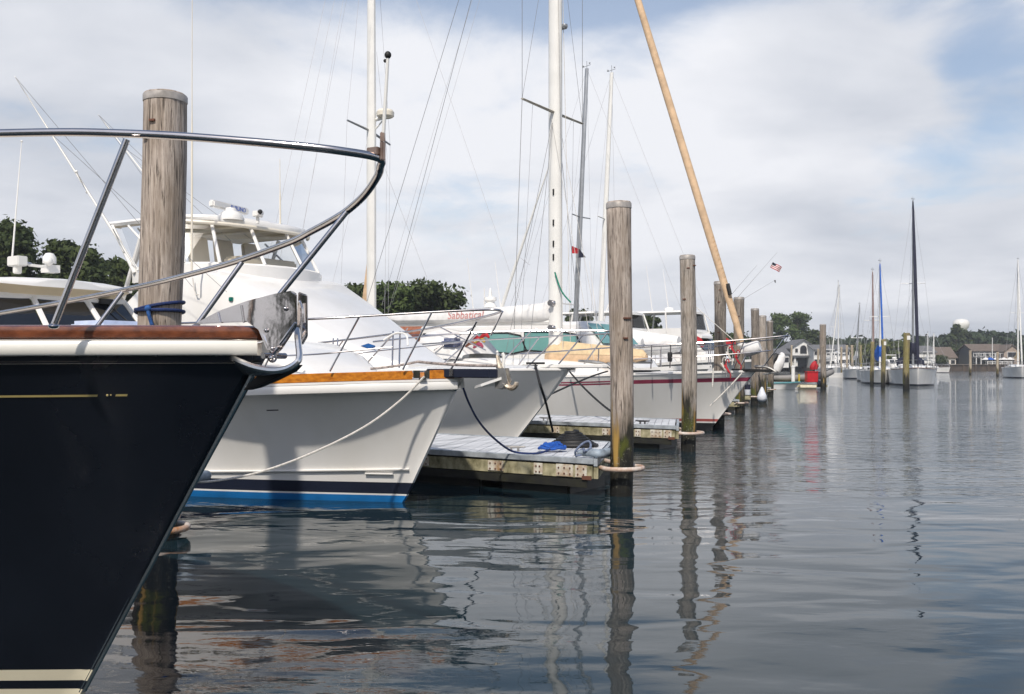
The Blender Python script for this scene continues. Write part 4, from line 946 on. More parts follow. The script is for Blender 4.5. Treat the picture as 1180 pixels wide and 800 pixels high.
    for a,b in (((650,381,-.42),(607,424,-.50)),((612,381.2,-.68),(575,421,-.85)),((552,383,-1.1),(510,420,-1.25)),((672,386,.45),(640,424,.3)),((622,388,.9),(596,423,.8)),((700,383,.0),(670,424,.0))):
        mb=MB(); mb.tube([q(*a),q(*b)],.014,8); mb.build('stanchion',steel,t)
    mb=MB(); mb.prism([(-.5,-.22,1.535),(.72,-.13,1.535),(.78,0,1.535),(.72,.13,1.535),(-.5,.22,1.535)],(0,0,.07)); mb.build('pulpit_plank',white,t,bevel=.015)
    mb=MB(); mb.tube([(.2,0,1.66),(.5,0,1.64),(.76,0,1.58),(.9,0,1.44)],[.02,.03,.03,.015],8,3); mb.build('anchor',galv,t)
    mb=MB(); c=q(617,420,-.55); mb.tube([c+Vector((-.18,0,.02)),c+Vector((.18,0,.02))],.02,6); mb.tube([c,c+Vector((0,0,-.08))],.02,6); mb.build('cleat',black,t)
    # blue diamond, green light, small flag shaped mark on the sloping front
    def onfront(px,py):
        # intersect the view ray with the deckhouse skin (sloping front), march along it
        d=Vector(((px-CX)/F,1,(HY-py)/F)); Y=16.0
        while Y<26:
            w=Vector((d.x*Y,Y,H_CAM+d.z*Y)); l=fr.local(w)
            zf=interp([(3.0,1.60),(3.5,1.76),(4.2,2.06),(5.2,2.60),(6.1,3.06),(6.7,3.36)],-l.x); wf=interp([(3.0,.7),(3.5,1.0),(4.2,1.28),(5.2,1.55),(6.1,1.78),(6.7,1.90)],-l.x)
            if -l.x>3.0 and abs(l.y)<=wf*.99 and l.z<=zf: return l
            Y+=.02
        return l
    c=onfront(424,401); X=Vector((.2,.0,0))
    mb=MB(); n=Vector((.05,-.05,.03)); 
    e=[fr.local(fr.world(c)+Vector((dx,0,dz))) for dx,dz in ((-.135,0),(0,-.045),(.135,0),(0,.045))]
    mb.prism([p+n*.3 for p in e],n); mb.build('diamond_port',mat('deep_blue_port',(.02,.10,.30),.2,.1,4),t)
    c=onfront(267,345); mb=MB(); mb.box(c+Vector((0,0,.0)),(.09,.09,.08)); mb.build('side_light',mat('green_lens',(.0,.16,.12),.3,.05,3),t,bevel=.01)
    c=onfront(355,400); mb=MB(); mb.prism([c+Vector((-.1,-.03,.03)),c+Vector((.14,-.03,-.03)),c+Vector((-.06,-.03,-.02))],(.0,-.03,.0)); mb.build('deck_fitting',maroon,t)
    c=fr.onplane(222,332,-2.0); mb=MB(); mb.tube(sag(c+Vector((0,0,.2)),c+Vector((.1,0,-.14)),.05)+[c+Vector((.16,0,-.14))],.012,6); mb.build('hanging_line',ropew,t)
    return t,fr,h
T3,F3,H3=sport_boat()

# ================================================================== boat 4: sailboat with the red stripe
def red_stripe_boat():
    fr=Frame(5.66,23.2,-33); t=thing('sailing_yacht','white sailboat with dark red sheer stripe, tan furled headsail and red lettering on its boom','boat',(fr.o.x,fr.o.y,0),-33)
    h=Hull(12.5,[(0,1.42),(2,1.36),(5,1.28),(12.5,1.3)],
           [(0,.03),(.5,.32),(1.2,.68),(2.5,1.15),(4,1.5),(6,1.72),(9,1.68),(12.5,1.2)],
           [(0,.0),(1,.26),(2,.55),(4,1.1),(6,1.45),(9,1.5),(12.5,.9)],1.12,1.15,1.0)
    zs=lambda o: (lambda t:h.zs(t)+o)
    h.band(.30,zs(-.215),12,36).build('hull',white,t,smooth=60); h.band(zs(-.215),zs(-.12),1,36).build('sheer_stripe',maroon,t,smooth=60); h.band(zs(-.12),zs(0),1,36).build('topside',white,t,smooth=60)
    h.band(.235,.30).build('boot_stripe',mat('faded_red_paint',(.40,.10,.09),.4,.1,3),t,smooth=60); h.band(.20,.235).build('waterline_stripe',white2,t,smooth=60); h.band(-.5,.20,3).build('bottom',blackbot,t,smooth=60)
    h.line(2.6,4.4,-.175,-.155,.004).build('stripe_gap',white2,t)
    h.deck(0,.08).build('deck',white2,t); h.strip(0,12.5,.0,.05,-.05,.015,36).build('toe_rail',white,t)
    mb=MB(); secs=[]
    for x,w,z in ((-3.6,.55,1.38),(-4.0,.7,1.62),(-5.5,.95,1.72),(-8.8,1.05,1.78)):
        secs.append([Vector((x,s*w*k,1.3+(z-1.3)*q)) for s,k,q in ((-1,1,0),(-1,.94,.85),(-1,.8,1),(0,0,1.05),(1,.8,1),(1,.94,.85),(1,1,0))])
    mb.loft(secs); o=mb.build('coachroof',white,t,smooth=45)
    for x in (-4.6,-5.6,-6.6):
        mb=MB(); mb.box((x,-.90 if x<-5 else -.80,1.53),(.5,.03,.12)); mb.build('port_light',glassd,o)
    mb=MB(); mb.box((-2.8,.0,1.42),(.6,.6,.08)); mb.build('fore_hatch',glassd,t,bevel=.02)
    # mast and spreaders
    mx=-5.39; mh=19.5
    mb=MB(); secs=[]
    for z in (1.4,6,12,mh): secs.append([Vector((mx+.19*math.cos(g),.145*math.sin(g),z)) for g in np.linspace(0,2*math.pi,14,endpoint=False)])
    mb.loft(secs,closed=True); ms=mb.build('mast',alu,t)
    for z in (8.2,13.6):
        for s in (-1,1): mb=MB(); mb.tube([(mx,s*.12,z),(mx-.05,s*1.55,z+.04)],[.06,.045],8,flat=.5); mb.build('spreader',mat('weathered_spreader',(.42,.39,.33),.5,.2,4),ms)
    mb=MB(); mb.box((mx+.02,-.0,8.05),(.12,.2,.22)); mb.build('spreader_bracket',galv,ms)
    mb=MB(); mb.lathe([(.06,-.05),(.09,.0),(.08,.06)],(mx+.22,.1,10.45),10); mb.tube([(mx+.15,.1,10.4),(mx+.25,.1,10.4)],.02,6); mb.build('deck_light',alug,ms)
    for z in (6.1,5.3,4.75,4.4): mb=MB(); mb.box((mx+.03,-.155,z),(.035,.03,.16)); mb.build('mast_fitting',black,ms)
    for z,y in ((2.55,-.17),(3.2,-.17)): mb=MB(); mb.lathe([(.09,0),(.07,.05),(.05,.06),(.08,.14)],(0,0,0),12); w=MB(); w.v=[(v[0]+mx,-.14-v[2],v[1]+z) for v in mb.v]; w.f=mb.f; w.m=mb.m; w.build('winch',steel,ms)
    mb=MB(); mb.tube([(mx+.1,-.2,4.0),(mx+.3,-.2,3.5),(mx+.55,-.15,3.2)],.02,6,3); mb.build('green_halyard',mat('green_rope',(.01,.22,.14),.8,.3,30),ms)
    # stays
    top=Vector((mx,0,mh)); sp=lambda s,z:Vector((mx-.05,s*1.55,z+.04))
    mb=MB(); r=.007
    for s in (-1,1):
        ch=Vector((mx-.3,s*1.6,1.35)); mb.tube([ch,sp(s,8.2),sp(s,13.6),top],r,5); mb.tube([ch+Vector((.35,-.1*s,0)),Vector((mx,s*.1,8.1))],r*.8,5); mb.tube([ch+Vector((-.4,-.1*s,0)),Vector((mx,s*.1,8.1))],r*.8,5); mb.tube([sp(s,8.2),Vector((mx,s*.1,13.5))],r*.7,5)
        mb.tube([sp(s,8.2)+Vector((0,-.5*s,0)),Vector((mx-.3,s*1.3,1.4))],r*.6,4)
    mb.tube([(-12.2,-.6,1.4),top],r,5); mb.tube([(-12.2,.6,1.4),top],r,5)
    mb.build('stays',wired,t)
    for s in (-1,1): mb=MB(); mb.tube([(mx+1.3,s*.25,1.6),(mx,s*.2,8)],.006,4); mb.tube([(mx+.35,s*.2,1.6),(mx+.1,s*.1,14)],.008,4); mb.build('halyard',ropew,t)
    # main boom with its white cover, aft of the mast
    mb=MB(); mb.tube([(mx-.15,0,2.72),(mx-5.75,0,2.80)],.09,8); bo=mb.build('boom',alu,t)
    mb=MB(); secs=[]
    for x,zb_,zt_,w in ((mx-.02,2.8,3.35,.10),(mx-.35,2.74,3.22,.2),(mx-1.5,2.74,3.16,.235),(mx-3.5,2.76,3.12,.24),(mx-5.2,2.80,3.10,.21),(mx-5.75,2.92,3.08,.10)):
        secs.append([Vector((x,w*c,(zb_+zt_)/2+(zt_-zb_)/2*s_)) for c,s_ in ((-.55,-1),(-1,-.55),(-1,.1),(-.75,.6),(-.3,1),(.3,1),(.75,.6),(1,.1),(1,-.55),(.55,-1))])
    mb.loft(secs,closed=True); mb.build('sail_cover',canvw,bo,smooth=50)
    # staysail stowed under tan canvas on its boom
    A=fr.onplane(629,409,.0); B=fr.onplane(745,409,.0)
    n=26; secs=[]
    for i in range(n+1):
        u=i/n; P=A+(B-A)*u; P.z=A.z+(B.z-A.z)*u
        hh=.50*(1-.58*u)*min(1,u*14+.35)*min(1,(1-u)*14+.5); w=.24*min(1,u*10+.3)*min(1,(1-u)*8+.4); zz=P.z-.10
        f=.02*math.sin(i*1.9)+.015*math.sin(i*3.7)
        secs.append([Vector((P.x,y*w+f*(1 if y<0 else -1),zz+q*hh+(.02*math.sin(i*2.3) if q<.1 else 0))) for y,q in ((-.75,-.30),(-1.0,.0),(-.92,.25),(-.5,.75),(-.12,1.0),(.12,1.0),(.5,.75),(.92,.25),(1.0,0),(.75,-.30))])
    mb=MB(); mb.loft(secs,closed=True); sc_=mb.build('staysail_cover',tan,t,smooth=50)
    mb=MB(); secs2=[[p+Vector((0,(-.006 if p.y<0 else .006),.012)) for p in s_[2:8]] for s_ in secs]; mb.loft(secs2,cap=False); mb.build('cover_top',tanl,sc_)
    mb=MB(); mb.tube([A+Vector((-.1,0,-.17)),B+Vector((.15,0,-.17))],.05,8); mb.build('staysail_boom',alug,t)
    # tan furled genoa on the forestay
    a=fr.onplane(857,402,0); a.x=min(a.x,.1); u0=Vector((-.10,0,2.05)); fx=lambda px,py: fr.onplane(px,py,0)
    b=fx(855,394); c=fx(735,0); d=b+(c-b)*1.35
    mb=MB(); mb.tube([b,b+(c-b)*.06,b+(c-b)*.3,b+(c-b)*.7,c,d],[.05,.08,.095,.095,.085,.05],12,3); gf=mb.build('furled_headsail',tan,t)
    mb=MB()
    for k in range(20):
        p0=b+(c-b)*(.05+k*.0125); p1=b+(c-b)*(.05+(k+.8)*.0125); ax=(c-b).normalized(); e1=ax.cross(Vector((0,1,0))).normalized(); e2=ax.cross(e1); r=.078+.02*min(1,k/16)
        mb.tube([p0+(p1-p0)*(i/6)+(e1*math.cos(i*math.pi/6+2.2)+e2*math.sin(i*math.pi/6+2.2))*(r-.004) for i in range(7)],.007,4)
    mb.build('spiral_seam',mat('darker_tan_canvas_seam',(.50,.30,.14),.85,.1,6),gf)  # seams in a darker tan, spiralling round the lower furled sail
    mb=MB(); mb.lathe([(.05,0),(.13,.02),(.13,.05),(.06,.07),(.06,.16),(.13,.18),(.13,.21),(.04,.24)],b+Vector((.02,0,-.27)),14); mb.build('furler_drum',alu,t)
    mb=MB(); p0=fr.onplane(857,405,-.25); p1=fr.onplane(876,399,-.20); mb.tube([p0,p0+(p1-p0)*.12,p0+(p1-p0)*.9,p1],[.09,.16,.15,.10],10,2); mb.build('rolled_bag',canvw,t)
    mb=MB(); mb.tube([b+(c-b)*.13+Vector((.1,-.1,0)),b+(c-b)*.16+Vector((.12,-.1,0))],.045,6); mb.build('sheet_block',black,t)
    # pulpit and lifelines
    def q(px,py,y): return fr.onplane(px,py,y)
    S=[q(600,408,-1.72),q(731,399,-1.4),q(800,395.5,-1.0),q(858,391.5,-.5),q(890,388.5,-.2),q(906,387,-.04)]
    P=[q(907,388,.06),q(893,391,.25),q(868,394,.55),q(820,400,1.1)]
    mb=MB(); mb.tube(S+P,.016,8,4); mb.build('pulpit_rail',steel,t)
    mb=MB(); mb.tube([q(731,414,-1.45),q(800,411,-1.05),q(858,407,-.55),q(888,404,-.2)],.013,8,3); mb.build('mid_rail',steel,t)
    for a,b2 in (((906,387,0),(878,425,0)),((858,392,-.5),(846,424,-.5)),((773,397,-1.2),(772,424,-1.2)),((751,398,-1.3),(750,425,-1.32)),((690,402,-1.55),(689,428,-1.55)),((868,394,.5),(853,423,.4))):
        mb=MB(); mb.tube([q(*a),q(*b2)],.015,8); mb.build('stanchion',steel,t)
    mb=MB(); c0=q(772,411,-1.2); mb.lathe([(.05,-.12),(.06,-.05),(.06,.05),(.05,.1)],c0,8); mb.build('turnblock',black,t)
    mb=MB(); mb.prism([(-.5,-.20,1.44),(.42,-.14,1.42),(.42,.14,1.42),(-.5,.20,1.44)],(0,0,.06)); mb.build('bow_platform',black,t,bevel=.01)
    mb=MB(); mb.tube([(.0,0,1.55),(.3,0,1.53),(.52,0,1.42)],[.03,.03,.02],8,3); mb.prism([(.25,-.18,1.36),(.55,0,1.42),(.25,.18,1.36)],(0,0,.03)); mb.build('anchor',galv,t)
    # coiled red and white sheets on the rail
    for px,py,y,m in ((845,397,-.6,redc),(840,403,-.65,ropew),(838,418,-.7,redc),(834,416,-.7,ropew),(850,408,-.5,redc)):
        c0=q(px,py,y); mb=MB(); mb.tube([c0+Vector((.07*math.cos(k*1.1)*(.6+.03*k),.06*math.sin(k*.7),.12*math.sin(k*.9)-.02*k)) for k in range(13)],.014,6,3); mb.build('coiled_sheet',m,t)
    for a,b2 in (((822,424,-1.0),(821,446,-1.05)),((855,430,-.35),(818,468,-.75))):
        mb=MB(); mb.tube(sag(q(*a),q(*b2),.02),.017,6); mb.build('dock_line',ropew,t)
    mb=MB(); mb.tube(sag(q(845,392,-.5),q(800,352,-.3),.0),.008,4); mb.build('control_line',ropew,t)
    return t,fr,h
T4,F4,H4=red_stripe_boat()

# mooring ropes
a=F2.onplane(489,434,-.40); rope('mooring_rope',[F2.world(a)]+[Vector(p) for p in (at(462,461,10.9),at(420,492,10.75),at(360,522,10.6),at(300,544,10.45),at(250,554,10.35),at(216,556,10.3))],.0125,ropew,'white mooring rope sagging across the white hull from the chock in the orange toe rail')
rope('mooring_rope',[at(534,448,11.1),at(541,466,11.4),at(552,486,11.8),at(568,504,12.3),at(588,519,12.62),at(605,522.5,12.7),at(622,522,12.72),at(634,518,12.8)],.0135,ropeb,'navy mooring rope dropping from the white bow with orange toe rail to the nearest dock')
def coil(name,label,c,m,r=.16,n=4,th=.018,sx=1.5):
    mb=MB(); rs=random.Random(4); pts=[]
    for i in range(n*12):
        g=i*.52; k=1-.12*(i//12); pts.append((c[0]+sx*r*k*math.cos(g)+rs.uniform(-.015,.015),c[1]+r*k*math.sin(g)+rs.uniform(-.015,.015),c[2]+.02+.014*(i//12)+rs.uniform(0,.02)))
    mb.tube(pts,th,6,2); return tag(mb.build(name,m),label,'rope','mooring lines')
coil('rope_coil','bright blue rope bundled on the decking of the nearest dock',at(636,519,13.1),ropebl,.12,5,.02,1.5)
rope('mooring_rope',[F3.world(F3.onplane(617,421,-.56)),at(622,442,16.3),at(629,464,16.9),at(637,497,17.9)],.021,ropek,'black mooring rope hanging almost straight down from the cleat on the sport fishing boat bow')
rope('mooring_rope',[at(656,428,24.0),at(672,446,22.5),at(690,463,21),at(706,475,19.7),at(722,481,18.9)],.022,ropek,'black mooring rope running down right across the red striped hull behind the tall pile')
rope('mooring_rope',[at(625,459,19.5),at(655,445,20.5),at(684,433,22.0),at(700,428,23.0)],.019,ropek,'black mooring rope rising right across the red striped hull')
dA2=thing('dock_bumper','blue grey padded bumper on the far corner of the dock hidden by the navy bow','bumper',at(211,553,10.25),-33)
mb=MB(); mb.tube([(-.16,0,-.03),(0,0,.03),(.06,.05,.03),(.02,.3,.02)],[.05,.075,.075,.05],12,5); mb.build('pad',bumper,dA2); mb=MB(); mb.tube([(-.08,-.03,-.16),(-.05,-.03,.0)],.045,8); mb.build('bracket',galv,dA2)
# ------------------------------------------------------------------ lettering and cockpit of the red striped sailboat
def finish_boat4():
    fr=F4; t=T4
    for y,sgn in ((-.245,1),(.245,-1)):
        c=fr.onplane(536,369,y) if sgn>0 else Vector((fr.onplane(536,369,-.245).x,y,3.0)); c.z=2.955
        text_mesh('boom_lettering','Sabbatical',.31,mat('red_lettering',(.60,.27,.25),.6,.05,3),t,face_mat(c,(sgn,0,0)),.004,.15)
    mb=MB(); secs=[]
    for x,w,z in ((-8.7,1.1,1.95),(-9.2,1.25,2.02),(-10.8,1.15,1.92),(-12.0,.95,1.75)):
        secs.append([Vector((x,s*w*k,1.28+(z-1.28)*q)) for s,k,q in ((-1,1.05,0),(-1,1,.9),(-1,.92,1),(-1,.7,1),(-1,.65,.3),(1,.65,.3),(1,.7,1),(1,.92,1),(1,1,.9),(1,1.05,0))])
    mb.loft(secs); mb.build('cockpit_coaming',white,t,smooth=40)
    mb=MB(); secs=[]
    for x,w,z in ((-7.7,1.0,1.9),(-8.1,1.05,2.45),(-8.9,1.05,2.6),(-9.2,1.0,2.55)):
        secs.append([Vector((x,w*math.cos(g),1.75+(z-1.75)*max(math.sin(g),0)**.5)) for g in np.linspace(0,math.pi,11)])
    mb.loft(secs,cap=False); mb.build('spray_hood',canvw,t)
    mb=MB(); c=fr.onplane(521,395,-.9); mb.box(c,(.5,.45,.24)); mb.build('cushion_stack',mat('navy_patterned_canvas',(.05,.07,.16),.8,.5,9,col2=(.25,.26,.32)),t,bevel=.08)
    for px,py,m in ((547,391,redc),(553,393,mat('yellow_canvas',(.5,.33,.06),.8,.2,5)),(558,388,redc),(542,397,rust),(551,399,maroon)):
        mb=MB(); c=fr.onplane(px,py,-.6); mb.tube([c+Vector((-.16,0,-.05)),c+Vector((0,.05,.06)),c+Vector((.15,0,-.03))],[.03,.065,.03],8,3); mb.build('life_jacket',m,t)
    for a,b in (((440,384,-1.2),(485,400,-1.25)),((505,376,-1.0),(560,404,-1.1)),((500,404,-1.1),(548,376,-.8)),((470,378,-.9),(450,404,-1.2))):
        mb=MB(); mb.tube([fr.onplane(*a),fr.onplane(*b)],.018,6); mb.build('stern_rail_tube',steel,t)
    mb=MB(); mb.tube([fr.onplane(440,386,-1.25),fr.onplane(500,386,-1.45),fr.onplane(560,384,-1.6)],.014,6,4); mb.build('lifeline',steel,t)
finish_boat4()

def facing(px,off=0.0): return -(90+math.degrees(math.atan((px-CX)/F)))+off
def place(px,Y): return Vector(((px-CX)/F*Y,Y))
def sailboat(label, px, Y, deg, L, B, fb, mh, mr=.09, hm=white, stripe=navyflat, bot=blackbot, cover=canvw, jib=None, mast_m=alu, lean=(0,0), wood=False, dodger=None, group='moored sailboats', spreaders=True, boom_l=None, cabin=True, jr=.09, name='sailboat', detail=True, covh=.2):
    mx=-.40*L; a=R(deg); f=Vector((math.cos(a),math.sin(a))); m0=place(px,Y); o=m0-f*mx
    t=thing(name,label,'sailboat',(o.x,o.y,0),deg,group)
    h=Hull(L,[(0,fb*1.15),(L*.4,fb),(L,fb*1.02)],[(0,.04),(L*.06,B*.17),(L*.15,B*.33),(L*.3,B*.45),(L*.5,B*.5),(L*.8,B*.44),(L,B*.32)],[(0,0),(L*.06,B*.10),(L*.15,B*.27),(L*.3,B*.41),(L*.5,B*.47),(L*.8,B*.38),(L,B*.2)],fb*.32,1.3)
    h.band(.12,lambda q:h.zs(q),8,22).build('hull',hm,t,smooth=60); h.band(.02,.12,1,22).build('boot_stripe',stripe,t,smooth=60); h.band(-.4,.02,2,22).build('bottom',bot,t,smooth=60)
    mb=MB(); mb.loft([[h.pt(L,z,-1),h.pt(L,z,1)] for z in (-.3,.4,fb)],cap=False); mb.build('transom',hm,t)
    h.deck(0,.06,14).build('deck',white2,t); h.strip(0,L,0,.05,-.05,.02,18).build('toe_rail',teak if wood else white2,t)
    if cabin:
        mb=MB(); secs=[]
        for x,w,z in ((mx+.13*L,.10*B,fb+.05),(mx+.10*L,.22*B,fb+.28),(mx,.28*B,fb+.36),(mx-.2*L,.30*B,fb+.42)):
            secs.append([Vector((x,s*w*k,fb+(z-fb)*q)) for s,k,q in ((-1,1,0),(-1,.95,.85),(-1,.8,1),(0,0,1.06),(1,.8,1),(1,.95,.85),(1,1,0))])
        mb.loft(secs); cb=mb.build('coachroof',white,t,smooth=45)
        for sd in (-1,1):
            for x in (mx-.02*L,mx-.12*L):
                mb=MB(); mb.box((x,sd*.285*B,fb+.24),(.08*L*.7,.03,.12)); mb.build('port_light',glassd,cb)
        mb=MB(); x=mx-.2*L; mb.box((x-.15*L,0,fb+.1),(.26*L,.6*B,.3)); mb.build('cockpit_coaming',white2,t,bevel=.05)
    if dodger:
        mb=MB(); secs=[]
        for x,w,z in ((mx-.14*L,.28*B,fb+.5),(mx-.17*L,.30*B,fb+1.0),(mx-.23*L,.30*B,fb+1.15),(mx-.26*L,.29*B,fb+1.1)):
            secs.append([Vector((x,w*math.cos(g),fb+.35+(z-fb-.35)*max(math.sin(g),0)**.5)) for g in np.linspace(0,math.pi,11)])
        mb.loft(secs,cap=False); mb.build('spray_hood',dodger,t)
    # lean is given in world x/y at the mast top
    lw=Vector((f.dot(Vector(lean)),Vector((-f.y,f.x)).dot(Vector(lean)))); topv=Vector((mx+lw.x,lw.y,mh))
    base=Vector((mx,0,fb+.3)); P=lambda z: base+(topv-base)*((z-base.z)/(mh-base.z))
    mb=MB(); mb.tube([base,P(mh*.5),topv],[mr,mr,mr*.7],10,1,flat=1.25); ms=mb.build('mast',mast_m,t)
    mb=MB(); mb.tube([topv,topv+Vector((.0,0,.35))],.015,5); mb.tube([topv+Vector((-.25,.1,.12)),topv+Vector((.25,-.1,.12))],.012,5); mb.ball(topv+Vector((.25,-.1,.16)),.05,6); mb.ball(topv+Vector((-.2,.1,.2)),.04,6); mb.build('masthead_gear',alug,ms)
    r=.006*max(1,Y/60)
    st=MB()
    zs_=[mh*.55] if spreaders else []
    for z in zs_:
        for s in (-1,1):
            mb=MB(); e=P(z)+Vector((-.05,s*B*.26,.03)); mb.tube([P(z),e],[.035,.025],6); mb.build('spreader',mast_m,ms)
            st.tube([Vector((mx-.2,s*B*.46,fb+.05)),e,topv],r,4); st.tube([Vector((mx-.35,s*B*.42,fb+.05)),P(z-.1)],r*.8,4)
    st.tube([Vector((-L+.1,0,fb)),topv],r,4)
    if not jib: st.tube([Vector((-.1,0,fb*1.15)),topv],r,4)
    st.build('stays',wire,t)
    if jib:
        mb=MB(); a0=Vector((-.15,0,fb*1.15+.35)); mb.tube([a0-Vector((0,0,.3)),a0,a0+(topv-a0)*.08,a0+(topv-a0)*.6,a0+(topv-a0)*.96,topv],[.02,.06,jr,jr,jr*.6,.015],8,2); mb.build('furled_headsail',jib,t)
    bl=boom_l or .34*L; zb=fb+1.15
    mb=MB(); mb.tube([P(zb)-Vector((.1,0,0)),(mx-bl,0,zb+.1)],.06,8); bo=mb.build('boom',mast_m,t)
    if cover:
        mb=MB(); mb.tube([P(zb+1.0)-Vector((.05,0,0)),P(zb+.45)-Vector((.3,0,0)),Vector((mx-bl*.45,0,zb+.22)),Vector((mx-bl*.97,0,zb+.16))],[covh*.55,covh*1.05,covh,covh*.55],10,4,flat=1.3); mb.build('sail_cover',cover,bo)
    if detail:
        mb=MB()
        for s in (-1,1):
            pts=[Vector((-.02*L*k-.0,s*h.bs(.02*L*k)*.94,h.zs(.02*L*k)+.62)) for k in range(0,20,2)]
            mb.tube(pts,.013*max(1,Y/60),5)
            for k in (1,4,8,13,18): q=.02*L*k; mb.tube([(-q,s*h.bs(q)*.94,h.zs(q)),(-q,s*h.bs(q)*.94,h.zs(q)+.62)],.012*max(1,Y/60),5)
        mb.build('lifeline_rail',steel,t)
    return t

def motor_yacht(label, px, Y, deg, L, B, fb, cab_h, fly=True, top_h=None, hm=white, glass=glassd, name='motor_yacht', x0=.28, x1=.82, group='cabin cruisers in their slips', arch=True, rail=True, windows=3, antenna=True, wavy=False):
    a=R(deg); f=Vector((math.cos(a),math.sin(a))); o=place(px,Y)+f*L*.5
    t=thing(name,label,'motor boat',(o.x,o.y,0),deg,group)
    h=Hull(L,[(0,fb*1.25),(L*.4,fb*1.05),(L,fb*.9)],[(0,.06),(L*.06,B*.22),(L*.15,B*.38),(L*.3,B*.48),(L*.5,B*.5),(L,B*.47)],[(0,0),(L*.15,B*.2),(L*.3,B*.36),(L*.5,B*.43),(L,B*.42)],fb*.9,1.7)
    h.band(.12,lambda q:h.zs(q),8,20).build('hull',hm,t,smooth=60); h.band(.02,.12,1,20).build('boot_stripe',navyflat,t,smooth=60); h.band(-.4,.02,2,20).build('bottom',blackbot,t,smooth=60)
    mb=MB(); mb.loft([[h.pt(L,z,-1),h.pt(L,z,1)] for z in (-.3,.4,fb*.88)],cap=False); mb.build('transom',hm,t)
    h.deck(.02,.05,14).build('deck',white2,t); h.strip(0,L,-.1,.03,-.04,.03,18).build('rub_rail',white2,t)
    xa,xb=-x0*L,-x1*L; w=.40*B; z0=fb*.9; z1=cab_h
    mb=MB(); secs=[]
    for x,ww,z in ((xa,.22*B,z0+.1),(xa-.05*L,.34*B,z0+(z1-z0)*.35),(xa-.10*L,.38*B,z0+(z1-z0)*.55),(xa-.17*L,w,z1),(xb,w,z1)):
        secs.append([Vector((x,s*ww*k,z0+(z-z0)*q)) for s,k,q in ((-1,1.03,0),(-1,1,.5),(-1,.95,.95),(-1,.85,1),(0,0,1.04),(1,.85,1),(1,.95,.95),(1,1,.5),(1,1.03,0))])
    mb.loft(secs); mb.build('cabin',white,t,smooth=45)
    n=windows; xs=np.linspace(xa-.17*L,xb+.1,n+1)
    for sd in (-1,1):
        for i in range(n):
            za,zb=z0+(z1-z0)*.48,z0+(z1-z0)*.84; y=sd*(w+.015)
            mb=MB(); xA,xB=xs[i]-.08,xs[i+1]+.08
            if wavy: mb.prism([(xA+.25,y,za+.05),(xA-.3,y,za-.05),(xB,y,za+.06),(xB,y*.985,zb),(xA-.5,y*.985,zb-.03),(xA,y*.985,zb-.12)],(0,sd*.012,0))
            else: mb.prism([(xA+(.25 if i==0 else 0),y,za),(xB,y,za),(xB,y*.975,zb),(xA,y*.975,zb)],(0,sd*.012,0))
            wo=mb.build('window',glass,t)
            if wavy:
                mb=MB(); mb.tube([(xA+.25,y+sd*.01,za+.05),(xA-.3,y+sd*.01,za-.05),(xB,y+sd*.01,za+.06),(xB,y*.985+sd*.01,zb),(xA-.5,y*.985+sd*.01,zb-.03),(xA,y*.985+sd*.01,zb-.12),(xA+.25,y+sd*.01,za+.05)],.03,5); mb.build('window_trim',black,wo)
    for k in (-1,0,1):
        mb=MB(); yA,yB=k*.24*B-.10*B,k*.24*B+.10*B
        mb.prism([Vector((xa-.105*L+.02,yA,z0+(z1-z0)*.62)),Vector((xa-.105*L+.02,yB,z0+(z1-z0)*.62)),Vector((xa-.155*L+.02,yB*.97,z0+(z1-z0)*.97)),Vector((xa-.155*L+.02,yA*.97,z0+(z1-z0)*.97))],(.02,0,.01)); mb.build('windshield',glass,t)
    if fly:
        zf=z1+.55
        mb=MB(); mb.loft([[Vector((x,s*ww,z)) for s,z in ((-1,z1-.02),(-1,zz),(1,zz),(1,z1-.02))] for x,ww,zz in ((xa-.13*L,.2*B,z1+.1),(xa-.19*L,.36*B,zf),(xb-.02*L,.38*B,zf-.05))]); mb.build('flybridge',white,t,smooth=40)
    if top_h:
        xf,xr=xa-.20*L,xb+.02*L
        mb=MB(); mb.loft([[Vector((x,s*ww*k,top_h+q+d)) for s,k,q in ((-1,1,0),(-1,.96,.09),(0,0,.14),(1,.96,.09),(1,1,0))] for x,ww,d in ((xf+.3,.2*B,-.08),(xf,.36*B,0),(xr,.38*B,0))],closed=True); mb.build('hardtop',white,t,smooth=40)
        for sd in (-1,1):
            for x,dx in ((xf,.35),(xf-.10*L,.1),((xf+xr)*.5-.05*L,-.15),(xr+.2,-.3)):
                mb=MB(); mb.tube([(x+dx,sd*.36*B,z1+.3),(x,sd*.355*B,top_h+.02)],.05,6); mb.build('hardtop_post',white,t)
        mb=MB(); mb.prism([(xf+.25,-.30*B,z1+.5),(xf+.25,.30*B,z1+.5),(xf+.0,.33*B,top_h),(xf+.0,-.33*B,top_h)],(.01,0,0)); mb.build('clear_curtain',clear,t)
    zz=(top_h or z1)+.12
    if arch:
        mb=MB(); mb.lathe([(.28,0),(.3,.1),(.22,.22),(.05,.26)],((xa+xb)*.5,0,zz),12); mb.build('radar_dome',white,t)
        mb=MB(); x=xb+.3; mb.tube([(x,-.3*B,zz-.1),(x+.2,-.28*B,zz+.5),(x+.2,.28*B,zz+.5),(x,.3*B,zz-.1)],.05,6); mb.build('radar_arch',white,t)
    if antenna:
        for y in (-.3,.28): mb=MB(); mb.tube([((xa+xb)*.5-.5,y*B,zz-.1),((xa+xb)*.5-.9,y*B,zz+2.6)],[.03,.012],5); mb.build('antenna',white,t)
